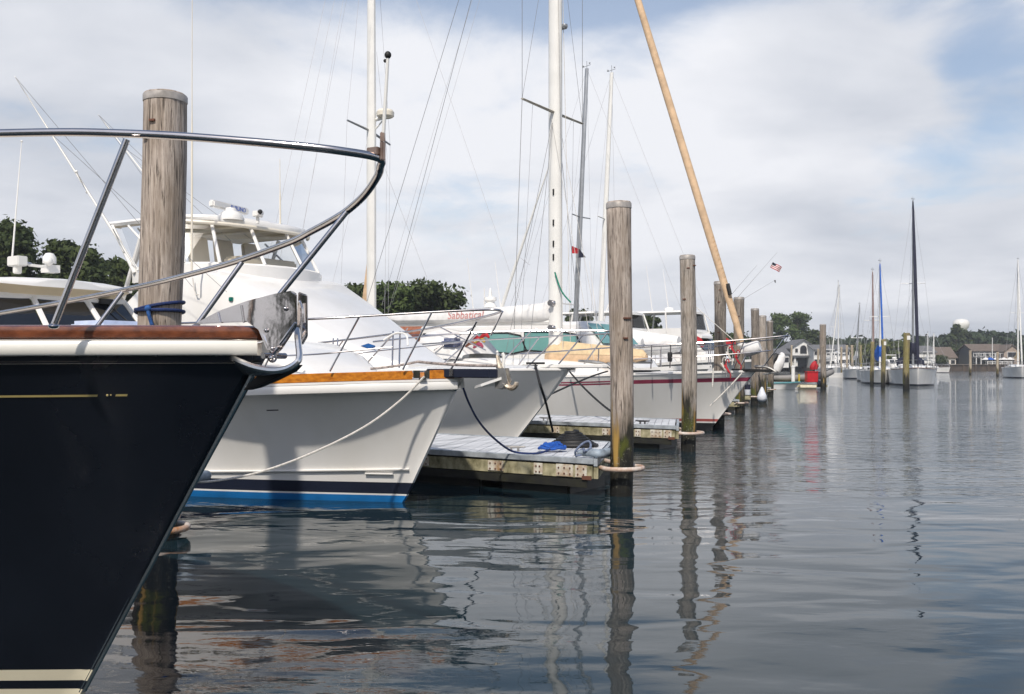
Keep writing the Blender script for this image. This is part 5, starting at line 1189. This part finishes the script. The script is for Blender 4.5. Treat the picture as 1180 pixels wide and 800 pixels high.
    if rail:
        mb=MB()
        for s in (-1,1):
            pts=[Vector((-q,s*max(h.bs(q)*.92,.03),h.zs(q)+.65)) for q in np.linspace(0,L*.5,9)]; mb.tube(pts,.018,5)
            for q in np.linspace(0.02,L*.5,6): mb.tube([(-q,s*max(h.bs(q)*.92,.03),h.zs(q)),(-q,s*max(h.bs(q)*.92,.03),h.zs(q)+.65)],.015,5)
        mb.build('bow_rail',steel,t)
    return t

# boats in the row behind the red striped one
b5=sailboat('sailboat with a white mast carrying a round radar dome, brown cover on its boom',428,38,147,13,3.8,1.35,20.5,.165,cover=rust,jib=None,covh=.26,boom_l=4.6,group='sailboats behind the slips',spreaders=False)
def radar_mast_gear():
    fr=Frame(b5.location.x,b5.location.y,147); ms=[c for c in b5.children if c.name.startswith('mast')][0]; mx=-.4*13
    q=lambda px,py,Y: fr.local(at(px,py,Y))
    for a,b in (((427,151,38),(400,138.5,36.9)),((427,151,38),(449.5,167,39.2))):
        mb=MB(); mb.tube([q(*a),q(*b)],[.05,.035],6); mb.build('spreader',alug,ms)
    c=q(444,132,37.7); mb=MB(); mb.lathe([(.26,-.12),(.33,-.07),(.34,.08),(.28,.16),(.05,.19)],c,18); mb.build('radar_dome',cream,ms)
    mb=MB(); mb.tube([c+Vector((0,0,-.12)),q(430,139,38)],.06,6); mb.tube([c+Vector((0,0,-.12)),q(430,152,38)],.03,6); mb.build('radar_bracket',alu,ms)
    mb=MB(); T_=Vector((mx,0,20.5)); r=.0075
    mb.tube([q(400,138.5,36.9),T_],r,4); mb.tube([q(400,138.5,36.9),q(391,385,37)],r,4); mb.tube([q(449.5,167,39.2),T_],r,4); mb.tube([q(449.5,167,39.2),q(447,380,39.3)],r,4)
    mb.tube([q(424,160,38),q(375,360,37)],r,4); mb.tube([q(432,165,38),q(492,320,38.5)],r,4)
    for a,b in (((398,-60,36),(316,330,33)),((406,-60,36),(338,330,33)),((388,-60,36),(302,330,33)),((562,-60,40),(440,352,40)),((570,-60,40),(452,350,40.2)),((446,180,38.5),(443,375,38.6)),((434,60,38),(446,180,38.5))): mb.tube([q(*a),q(*b)],r,4)
    mb.build('stays',wire,b5)
    mb=MB(); mb.prism([q(424,302,38.3),q(427,302,38.3),q(423,376,38.4),q(415,376,38.4)],(.03,.03,0)); mb.build('furled_mizzen',tan,b5)
radar_mast_gear()
sailboat('sailboat with slim grey mast, small red and navy flags hanging beside it',661,46,147,11,3.3,1.2,15.3,.10,mast_m=alug,lean=(.62,.1),cover=canvw,covh=.34,boom_l=3.6,group='sailboats behind the slips')
sailboat('sailboat with slim white mast just left of the tall pile, white cover on its boom',690,47,147,11,3.3,1.2,15.4,.105,lean=(.62,.1),cover=canvw,covh=.5,boom_l=4.2,group='sailboats behind the slips')
for px,py,m,lab in ((662,288,redc,'small red flag on the rigging beside the slim grey mast'),(669,292,canvn,'small navy pennant on the rigging beside the slim grey mast')):
    t=thing('signal_flag',lab,'flag',at(px,py,45.2)); mb=MB(); pr=[(-.12,0,.18),(.26,.05,.02),(.22,.08,-.16),(-.12,0,-.16)] if m is redc else [(-.05,0,.2),(.24,.04,-.18),(-.14,0,-.2)]; mb.prism(pr,(0,.015,0)); mb.build('cloth',m,t); mb=MB(); mb.tube([(-.12,0,-.35),(-.12,0,.4)],.008,4); mb.build('halyard',wire,t)
motor_yacht('white cabin cruiser with teal tinted windows behind the red striped sailboat',632,33.5,-33,11.5,3.6,1.25,2.95,False,None,glass=tealg,x0=.16,x1=.88,windows=3,arch=False,antenna=False,wavy=True)
mcy=motor_yacht('white cruiser with long white hardtop and thick slanting outrigger, behind the teal windowed cruiser',575,49,-33,13,4.2,1.5,3.1,True,4.1,x0=.12,x1=.9,arch=False)
def mcy_gear():
    fr=Frame(mcy.location.x,mcy.location.y,-33); q=lambda px,py,Y: fr.local(at(px,py,Y))
    mb=MB(); mb.tube([q(577,358,47.5),q(600,288,47),q(632,193,46)],[.09,.07,.025],8,2); o=mb.build('outrigger',alu,mcy)
    mb=MB(); mb.tube([q(598,296,47),q(610,305,46.5)],.012,4); mb.tube([q(632,193,46),q(606,300,46.5),q(584,365,46.5)],.010,4); mb.build('outrigger_line',wire,o)
    mb=MB(); c=q(565,346,49); mb.lathe([(.35,-.35),(.2,-.1),(.32,0),(.30,.14),(.1,.18),(.06,.5),(.02,.6)],c,12); mb.tube([c+Vector((-.35,0,-.3)),c+Vector((-.35,0,.6))],.03,5); mb.build('radar_stack',white,mcy)
mcy_gear()
motor_yacht('white flying bridge cruiser with clear curtains between the two tall piles at mid right',722,52,-33,12.5,4.2,1.5,3.0,True,4.25)
m7=motor_yacht('white cruiser with thin outriggers, left of the pile behind the tan furled sail',768,58,-33,11.5,4.0,1.5,3.1,True,4.55,x0=.15)
def m7_gear():
    fr=Frame(m7.location.x,m7.location.y,-33); q=lambda px,py,Y: fr.local(at(px,py,Y))
    for a,b in (((842,352,58),(895.5,291,58.5)),((838,356,57),(893,323,57)),((834,350,57),(872,306,57.5))):
        mb=MB(); mb.tube([q(*a),q(*b)],[.014,.006],6); mb.build('outrigger',wired,m7)
    mb=MB(); mb.tube([q(893,323,57),q(893.5,326,57)],[.05,.02],5); mb.build('outrigger_tip',black,m7)
m7_gear()
def us_flag(px,py,Y,w,label,tilt=-.35):
    t=thing('national_flag',label,'flag',at(px,py,Y)); c=math.cos(tilt); s=math.sin(tilt)
    def P(u,v): x=u*w; z=(v-.5)*w*.55; return Vector((x*c-z*s,.08*w*math.sin(u*7),x*s+z*c))
    def band(u0,u1,v0,v1,name,m):
        mb=MB(); n=8; secs=[]
        for i in range(n+1):
            u=u0+(u1-u0)*i/n; secs.append([P(u,v0),P(u,v1),P(u,v1)+Vector((0,.01,0)),P(u,v0)+Vector((0,.01,0))])
        mb.loft(secs,closed=True); return mb.build(name,m,t)
    k=7
    for i in range(k): band(.4 if i>=4 else 0,1,i/k,(i+1)/k,'stripe',redc if i%2==0 else canvw)
    for i in range(4): pass
    band(0,.4,.57,1.0,'canton',canvn); 
    for i in range(4): band(0,.4,i/k,(i+1)/k,'stripe',redc if i%2==0 else canvw)
    return t
us_flag(889,305,58.4,.62,'small striped national flag flying in the open sky right of the piles',-.5)
for px,py,Y,lab in ((806,391,50,'red flag hanging between the second tall pile and the pile behind it'),(838,392,48,'red flag just right of the pile behind the red striped sailboat')):
    t=thing('red_flag',lab,'flag',at(px,py,Y)); mb=MB(); mb.prism([(-.3,0,.25),(.1,.05,.05),(.3,.03,-.3),(.1,0,-.42),(-.1,-.03,-.1),(-.3,0,-.12)],(0,.02,0)); mb.build('cloth',redc,t); mb=MB(); mb.tube([(-.3,0,-1.2),(-.3,0,.32)],.018,5); mb.build('staff',alu,t)

# ------------------------------------------------------------------ the float with the inflatable, beyond the row
def float_group():
    Y=66.0; o=at(925,446,Y); t=thing('floating_platform','low floating platform beside the lone pile carrying red gear','float',(o.x,o.y,0),0)
    mb=MB(); mb.box((-.1,0,.18),(3.0,1.6,.16)); mb.build('platform_deck',dockw,t,bevel=.02)
    mb=MB(); mb.tube([(-.45,-.9,.12),(.6,-.9,.12)],.13,10); mb.build('roller_float',mat('cream_foam',(.66,.60,.44),.7,.15,6),t)
    mb=MB(); mb.tube([(.75,-.7,.35),(1.05,-.75,.3)],[.26,.18],10); mb.build('bumper_ball',navyflat,t)
    o=at(935,434.5,65.6); t=thing('fuel_locker','bright red square locker on the floating platform','locker',o); mb=MB(); mb.box((0,0,-.02),(.72,.6,.66)); mb.build('box',redp,t,bevel=.03); mb=MB(); mb.box((0,0,.335),(.76,.64,.07)); mb.build('lid',redp,t,bevel=.02)
    o=at(938,422,66.6); t=thing('covered_outboard','red canvas covered outboard motor above the red locker','outboard motor',o); t.scale=(.72,.72,.72); mb=MB(); mb.tube([(-.12,0,-.34),(-.10,0,-.1),(.0,0,.14),(.10,0,.34),(.16,.05,.40)],[.24,.30,.27,.20,.05],12,3); mb.tube([(.12,-.1,-.3),(.26,-.12,.0),(.22,-.1,.2)],[.14,.13,.05],8,2); mb.build('cover',redc,t); mb=MB(); mb.tube([(0,0,-.1),(.02,0,-.6)],.07,6); mb.build('motor_leg',black,t)
    o=at(914,432,65.2); t=thing('dock_pedestal','plain white post standing in front of the grey inflatable','post',(o.x,o.y,0)); mb=MB(); mb.tube([(0,0,-.3),(0,0,1.42)],.12,12); mb.build('post',alu,t); mb=MB(); mb.lathe([(.14,0),(.14,.06),(.05,.10)],(0,0,1.42),12); mb.build('cap',alu,t)
    # grey inflatable, bow to the right
    o=at(918,433,67.4); t=thing('inflatable_boat','grey and black inflatable boat with upswept bow, behind the white post and red locker','inflatable',(o.x,o.y,.70),2)
    def tubeline(y): return [(-1.9,y,0),(.3,y,.02),(1.5,y*.85,.14),(2.15,y*.4,.34),(2.4,0,.42)]
    mb=MB(); mb.tube(tubeline(-.62),[.18,.235,.235,.22,.2],12,5); mb.tube([(x,-y,z) for x,y,z in tubeline(-.62)],[.18,.235,.235,.22,.2],12,5); mb.build('tube',grayt,t)
    mb=MB(); mb.tube([(x,y*1.04-.02,z+.16) for x,y,z in tubeline(-.60)],.09,8,5); mb.build('dark_top_strip',blackc,t)
    mb=MB(); mb.loft([[Vector((x,-.6*k,-.1+d)),Vector((x,0,-.28+d*1.5)),Vector((x,.6*k,-.1+d))] for x,k,d in ((-1.7,1,0),(.5,1,0),(1.4,.7,.12),(1.9,.1,.3))],cap=False); mb.build('floor',blackc,t)
    mb=MB(); mb.box((-.12,-.88,.0),(.1,.03,.5)); mb.build('yellow_patch',mat('yellow_tape',(.5,.38,.03),.6,.1,4),t)
    q=lambda px,py,Y: Vector(((px-CX)/F*Y-o.x,Y-o.y,H_CAM+(HY-py)/F*Y-.70))
    mb=MB(); mb.tube([q(892,427,66.8),q(896,419,66.8),q(900,410,66.8),q(898,408,66.8)],[.36,.42,.26,.08],12,4); ob=mb.build('outboard_cover',canvw,t)
    mb=MB(); mb.tube([q(886,421,66.7),q(891,413,66.7),q(895,408,66.7)],[.25,.26,.12],8,3); mb.build('outboard_cowl',black,ob)
    o=at(905,444,64.6); t=thing('skiff','small white skiff with a teal gunwale lying low under the grey inflatable','skiff',(o.x+1.0,o.y,0),0)
    h=Hull(2.3,[(0,.46),(1,.40),(2.3,.38)],[(0,.03),(.4,.3),(1,.55),(2.3,.6)],[(0,0),(.6,.2),(1.2,.45),(2.3,.5)],.42,1.3); h.band(-.15,lambda q:h.zs(q),4,14).build('hull',white,t); h.deck(.06,-.1,8).build('inside',white2,t); h.strip(0,2.3,-.02,.04,-.02,.03,12).build('gunwale',mat('teal_paint',(.10,.30,.32),.4,.1,4),t)
float_group()
t=thing('hanging_fender','white teardrop fender hanging low between the bunched grey piles','fender',at(878,455,38.2)); mb=MB(); mb.lathe([(.03,.30),(.08,.2),(.17,-.02),(.19,-.14),(.13,-.24),(.03,-.28)],(0,0,0),14); mb.build('body',fend,t); mb=MB(); mb.tube([(0,0,.28),(-.12,.05,.75)],.02,5); mb.build('lanyard',ropek,t)
t=thing('hanging_fender','navy and white fender hanging just right of the red striped bow','fender',at(861.5,449,31.8)); mb=MB(); mb.tube([(0,0,.16),(0,0,.0)],.09,10); mb.build('navy_end',canvn,t); mb=MB(); mb.tube([(0,0,0),(.0,0,-.16)],[.10,.08],10); mb.build('body',fend,t); mb=MB(); mb.tube([(0,0,.15),(-.1,.1,.7)],.015,5); mb.build('lanyard',ropek,t)

# ------------------------------------------------------------------ boats moored out in the basin
MG='boats moored out in the basin'
sailboat('large moored white sailboat with navy furled headsail and navy sail cover, bow towards us',1052,78,facing(1052,4.5),11.5,3.5,1.15,14.4,.085,wood=True,stripe=navyflat,cover=canvn,jib=canvn,jr=.12,dodger=canvn,group=MG,mast_m=alug,covh=.42,boom_l=3.2)
sailboat('white sailboat with bright blue furled headsail and blue sail cover, behind the two mossy piles',1014,84,facing(1014,4),9.5,3.1,1.0,10.2,.08,cover=canvb,jib=canvb,jr=.075,group=MG,covh=.42,boom_l=2.2)
sailboat('white sailboat with pale mast and brownish furled sail, just left of the blue covered sailboat',1005.5,96,facing(1005,1.5),9.5,3.0,1.0,10.6,.08,jib=mat('brown_mauve_canvas',(.22,.15,.14),.8,.1,4),cover=canvb,group=MG,boom_l=2.2)
sailboat('small white sailboat with thin grey leaning mast, left of the brownish furled sail',986,112,facing(986,4),8,2.7,.95,8.3,.08,mast_m=alug,lean=(.45,0),cover=canvw,group=MG)
sailboat('white sailboat with tall thin mast behind the moored white cruiser',966,150,facing(966,12),9,2.9,1.0,14,.09,cover=None,group=MG)
sailboat('white sailboat with a leaning white mast right beside the lone pile',957,140,facing(957,14),8.5,2.8,1.0,12.5,.09,lean=(1.3,0),cover=canvw,group=MG)
motor_yacht('white cruiser with dark windows moored near the clubhouse',967,152,facing(967,38),8.5,3.0,1.1,2.3,True,3.3,group=MG,name='cabin_cruiser')
motor_yacht('white cruiser moored behind the large sailboat with navy cover, on its left',1032,128,facing(1030,20),8,2.9,1.0,2.2,False,None,group=MG,name='cabin_cruiser')
sailboat('white sailboat with two pale masts close together, cut by the right edge',1173,120,facing(1173,6),10.5,3.2,1.15,14.2,.10,cover=tanl,jib=white2,jr=.09,group=MG)
sailboat('pale sailboat with a short thin mast behind the large navy covered sailboat on its right',1069,150,facing(1069,10),8,2.7,1.0,6.3,.10,cover=canvw,group=MG)
sailboat('small pale sailboat moored far right of the large navy covered sailboat, near the seawall',1076,190,-40,7.5,2.5,.9,7.5,.10,mast_m=alu,cover=None,group=MG)
t=thing('dinghy','small white dinghy floating beside the pale pile','dinghy',(wat(981,122).x,122,0),-20); h=Hull(2.6,[(0,.62),(2.6,.5)],[(0,.05),(.5,.4),(1.2,.6),(2.6,.6)],[(0,0),(.6,.25),(1.2,.5),(2.6,.5)],.3,1.3); h.band(-.1,lambda q:h.zs(q),4,12).build('hull',white,t); h.deck(.1,-.12,8).build('inside',white2,t); mb=MB(); mb.tube([(-2.6,0,.3),(-2.9,0,.75)],[.08,.16],8); mb.build('outboard',white2,t)

# ------------------------------------------------------------------ far shore
wallw=mat('white_clapboard',(.74,.73,.70),.6,.06,2); roofg=mat('grey_shingle_roof',(.16,.16,.165),.8,.2,3); roofb=mat('brown_shingle_roof',(.16,.125,.10),.8,.2,3); shing=mat('weathered_blue_grey_shingle',(.10,.105,.11),.8,.2,3); tanw=mat('tan_shingle_wall',(.36,.28,.22),.8,.12,3); dk=mat('dark_interior',(.02,.02,.024),.4,.1,2); seaw=mat('tarred_timber_seawall',(.085,.060,.040),.8,.3,.8,col2=(.035,.028,.022),stretch=(1,1,.3))
def seawall(p0,p1,h,label):
    a=Vector((*p0,0)); b=Vector((*p1,0)); d=(b-a).normalized(); n=Vector((d.y,-d.x,0)); t=thing('seawall',label,'seawall',a)
    mb=MB(); mb.prism([Vector((0,0,-.5)),b-a+Vector((0,0,-.5)),b-a+Vector((0,0,h)),Vector((0,0,h))],-n*.4); mb.build('planking',seaw,t)
    L=(b-a).length; k=0.0
    while k<L: q=d*k+n*.16; mb=MB(); mb.tube([q+Vector((0,0,-.5)),q+Vector((0,0,h+.05))],.16,6); mb.build('post',seaw,t); k+=3.0
    mb=MB(); mb.prism([n*.3+Vector((0,0,h)),b-a+n*.3+Vector((0,0,h)),b-a+n*.3+Vector((0,0,h+.16)),n*.3+Vector((0,0,h+.16))],-n*.8); mb.build('cap_beam',mat('greyed_cap_timber',(.20,.17,.14),.8,.2,2),t)
seawall((78,245),(180,245),1.45,'dark timber seawall in front of the tan house and the shingle restaurant')
seawall((30,204),(78,245),1.4,'dark timber seawall behind the moored sailboats')
seawall((-6,83),(30,204),1.3,'dark timber seawall along the left side of the basin')
def gable(mb,x0,x1,y0,y1,z0,ze,zr,axis='x'):
    if axis=='y':
        c=(x0+x1)/2; P=[(x0,y0,z0),(x1,y0,z0),(x1,y0,ze),(c,y0,zr),(x0,y0,ze)]; mb.prism(P,(0,y1-y0,0))
    else:
        c=(y0+y1)/2; P=[(x0,y0,z0),(x0,y1,z0),(x0,y1,ze),(x0,c,zr),(x0,y0,ze)]; mb.prism(P,(x1-x0,0,0))
def roofpair(mb,x0,x1,y0,y1,ze,zr,axis,o=.35,th=.18):
    if axis=='y':
        c=(x0+x1)/2; s=(zr-ze)/(c-x0)
        mb.prism([(x0-o,y0-o,ze-s*o+.02),(c,y0-o,zr+.02),(c,y0-o,zr+.02+th),(x0-o,y0-o,ze-s*o+.02+th)],(0,y1-y0+2*o,0)); mb.prism([(x1+o,y0-o,ze-s*o+.02),(c,y0-o,zr+.02),(c,y0-o,zr+.02+th),(x1+o,y0-o,ze-s*o+.02+th)],(0,y1-y0+2*o,0))
    else:
        c=(y0+y1)/2; s=(zr-ze)/(c-y0)
        mb.prism([(x0-o,y0-o,ze-s*o+.02),(x0-o,c,zr+.02),(x0-o,c,zr+.02+th),(x0-o,y0-o,ze-s*o+.02+th)],(x1-x0+2*o,0,0)); mb.prism([(x0-o,y1+o,ze-s*o+.02),(x0-o,c,zr+.02),(x0-o,c,zr+.02+th),(x0-o,y1+o,ze-s*o+.02+th)],(x1-x0+2*o,0,0))
def win(t,x,z,w,h,y=0.0,frame=wallw,glass=dk,arch=False):
    mb=MB(); mb.box((x,y-.03,z),(w+.2,.06,h+.2)); f=mb.build('window',frame,t)
    mb=MB()
    if arch:
        pts=[(x-w/2,y-.075,z-h/2),(x+w/2,y-.075,z-h/2)]+[(x+w/2*math.cos(g),y-.075,z+h*.1+h*.42*math.sin(g)) for g in np.linspace(0,math.pi,9)]; mb.prism(pts,(0,.03,0))
    else: mb.box((x,y-.07,z),(w,.03,h))
    mb.build('pane',glass,f)
def px2x(px,Y): return (px-CX)/F*Y
def clubhouse():
    Y=226; x0=px2x(911.5,Y); t=thing('clubhouse','white gabled clubhouse with an arched window under the oaks on the far shore','building',(x0,Y,1.15)); W_=px2x(940,Y)-x0
    mb=MB(); gable(mb,0,W_,0,9,2.0,4.2,6.0,'y'); mb.build('wall',wallw,t)
    mb=MB(); roofpair(mb,0,W_,0,9,4.2,6.0,'y',.5); mb.build('roof',roofg,t)
    mb=MB(); mb.box2((-.5,-.6,2.25),(W_+.5,-.02,2.5)); mb.build('porch_eave',roofg,t)
    win(t,W_*.5,3.8,1.5,1.9,arch=True); win(t,W_*.22,3.6,.6,.9); win(t,W_*.78,3.6,.6,.9)
    mb=MB(); mb.box2((.1,1.5,-.1),(W_-.1,8.8,2.0)); mb.build('ground_floor',dk,t)
    for k in (.0,.16,.84,1.0): mb=MB(); mb.box((W_*k,.1,1.0),(.45,.3,2.1)); mb.build('column',wallw,t)
    mb=MB(); mb.box2((W_*.05,.6,0),(W_*.3,.7,1.3)); mb.box2((W_*.72,.6,0),(W_*.95,.7,1.2)); mb.build('porch_wall',wallw,t)
clubhouse()
def low_house(label,pa,pb,Y,ze,zr,wm,rm,nwin,rows,name='house',base=1.15,dep=8,ww=1.1,wh=1.1,axis='x',glass=dk):
    x0=px2x(pa,Y); W_=px2x(pb,Y)-x0; t=thing(name,label,'building',(x0,Y,base)); ze-=base; zr-=base
    mb=MB(); gable(mb,0,W_,0,dep,-.3,ze,zr,axis); mb.build('wall',wm,t); mb=MB(); roofpair(mb,0,W_,0,dep,ze,zr,axis,.4); mb.build('roof',rm,t)
    for r in rows:
        for i in range(nwin): win(t,W_*(i+.5)/nwin,r-base,ww,wh,glass=glass)
    return t,W_
low_house('long white building with rows of dark windows, right of the lone pile',938,979,222,4.9,5.9,wallw,roofg,7,(2.3,4.1),'waterfront_building',ww=1.0,wh=.8)
low_house('low white building with grey roof left of the clubhouse gable',886,909,224,3.9,5.0,wallw,roofg,4,(2.6,),'waterfront_building')
low_house('dark grey house with brown roof behind the mast of the large navy covered sailboat',1058,1078,252,4.6,6.2,shing,roofg,3,(2.4,4.0),'waterfront_house',glass=wallw)
low_house('cream house with brown roof above the seawall, left of the water tower',1080.5,1101.5,254,3.4,5.9,mat('cream_house_wall',(.66,.60,.53),.6,.05,2),roofb,3,(2.2,),'waterfront_house',ww=1.0,wh=1.0)
rt,RW=low_house('dark shingled restaurant with two rows of windows and a deck, right of the water tower',1121,1160,250,5.0,6.6,shing,roofb,6,(2.5,4.2),'waterfront_restaurant',ww=1.0,wh=1.0,glass=glassd)
mb=MB(); mb.box2((-1,-3.0,2.05),(RW+1,-.05,2.2)); mb.build('balcony',roofg,rt)
mb=MB()
for k in range(9): mb.box(((RW+1)*k/8-.5,-2.9,1.0),(.18,.18,2.1)); mb.box(((RW+1)*k/8-.5,-2.9,2.7),(.1,.1,1.0))
mb.box2((-1,-2.95,3.15),(RW+1,-2.85,3.25)); mb.build('balcony_rail',wallw,rt)
low_house('tan gabled end house joined to the dark restaurant near the right edge',1157,1175,247,4.9,6.4,tanw,roofb,1,(4.0,),'waterfront_house',axis='y',dep=10,ww=2.2,wh=1.2)
for i,(px,Y,m,lab) in enumerate(((1136,247,canvw,'left white parasol on the restaurant terrace by the seawall'),(1141,246.6,canvb,'blue parasol on the restaurant terrace by the seawall'),(1148,247,canvw,'middle white parasol on the restaurant terrace by the seawall'),(1157,246.8,canvw,'right white parasol on the restaurant terrace by the seawall'),(1164,247,canvw,'last white parasol on the terrace, below the tan gabled house'))):
    t=thing('parasol',lab,'parasol',(px2x(px,Y),Y,1.15),0,'parasols on the restaurant terrace'); mb=MB(); mb.lathe([(1.15,0),(.6,.35),(.04,.6)],(0,0,1.6),8); mb.build('canopy',m,t); mb=MB(); mb.tube([(0,0,0),(0,0,1.7)],.04,6); mb.build('pole',alu,t)
t=thing('terrace_fence','white rail fence on top of the seawall in front of the parasols','fence',(px2x(1138,245.6),245.6,1.5)); mb=MB(); L=px2x(1166,245.6)-px2x(1138,245.6)
for z in (.35,.75): mb.box2((0,0,z),(L,.06,z+.12))
for k in range(6): mb.box((L*k/5,.03,.45),(.14,.14,.9))
mb.build('rails',wallw,t)
t=thing('water_tower','white bowl shaped water tower rising over the far trees','water tower',(px2x(1107.5,470),470,1.0)); mb=MB(); prof=[(1.2,16.2),(2.2,16.6),(3.1,17.6),(3.65,18.9),(3.75,19.8),(3.5,20.8),(2.7,21.6),(1.5,22.05),(.1,22.2)]; mb.lathe(prof,(0,0,0),24); mb.build('tank',alu,t); mb=MB(); mb.lathe([(1.7,0),(1.1,4),(1.1,14),(1.25,16.3)],(0,0,0),16); mb.build('stem',alu,t)
t=thing('flagpole','thin white flagpole in front of the dark restaurant','flagpole',(px2x(1143.5,246.2),246.2,1.15)); mb=MB(); mb.tube([(0,0,0),(0,0,6.8)],[.12,.07],6); mb.ball((0,0,6.9),.14,6); mb.build('pole',alu,t)
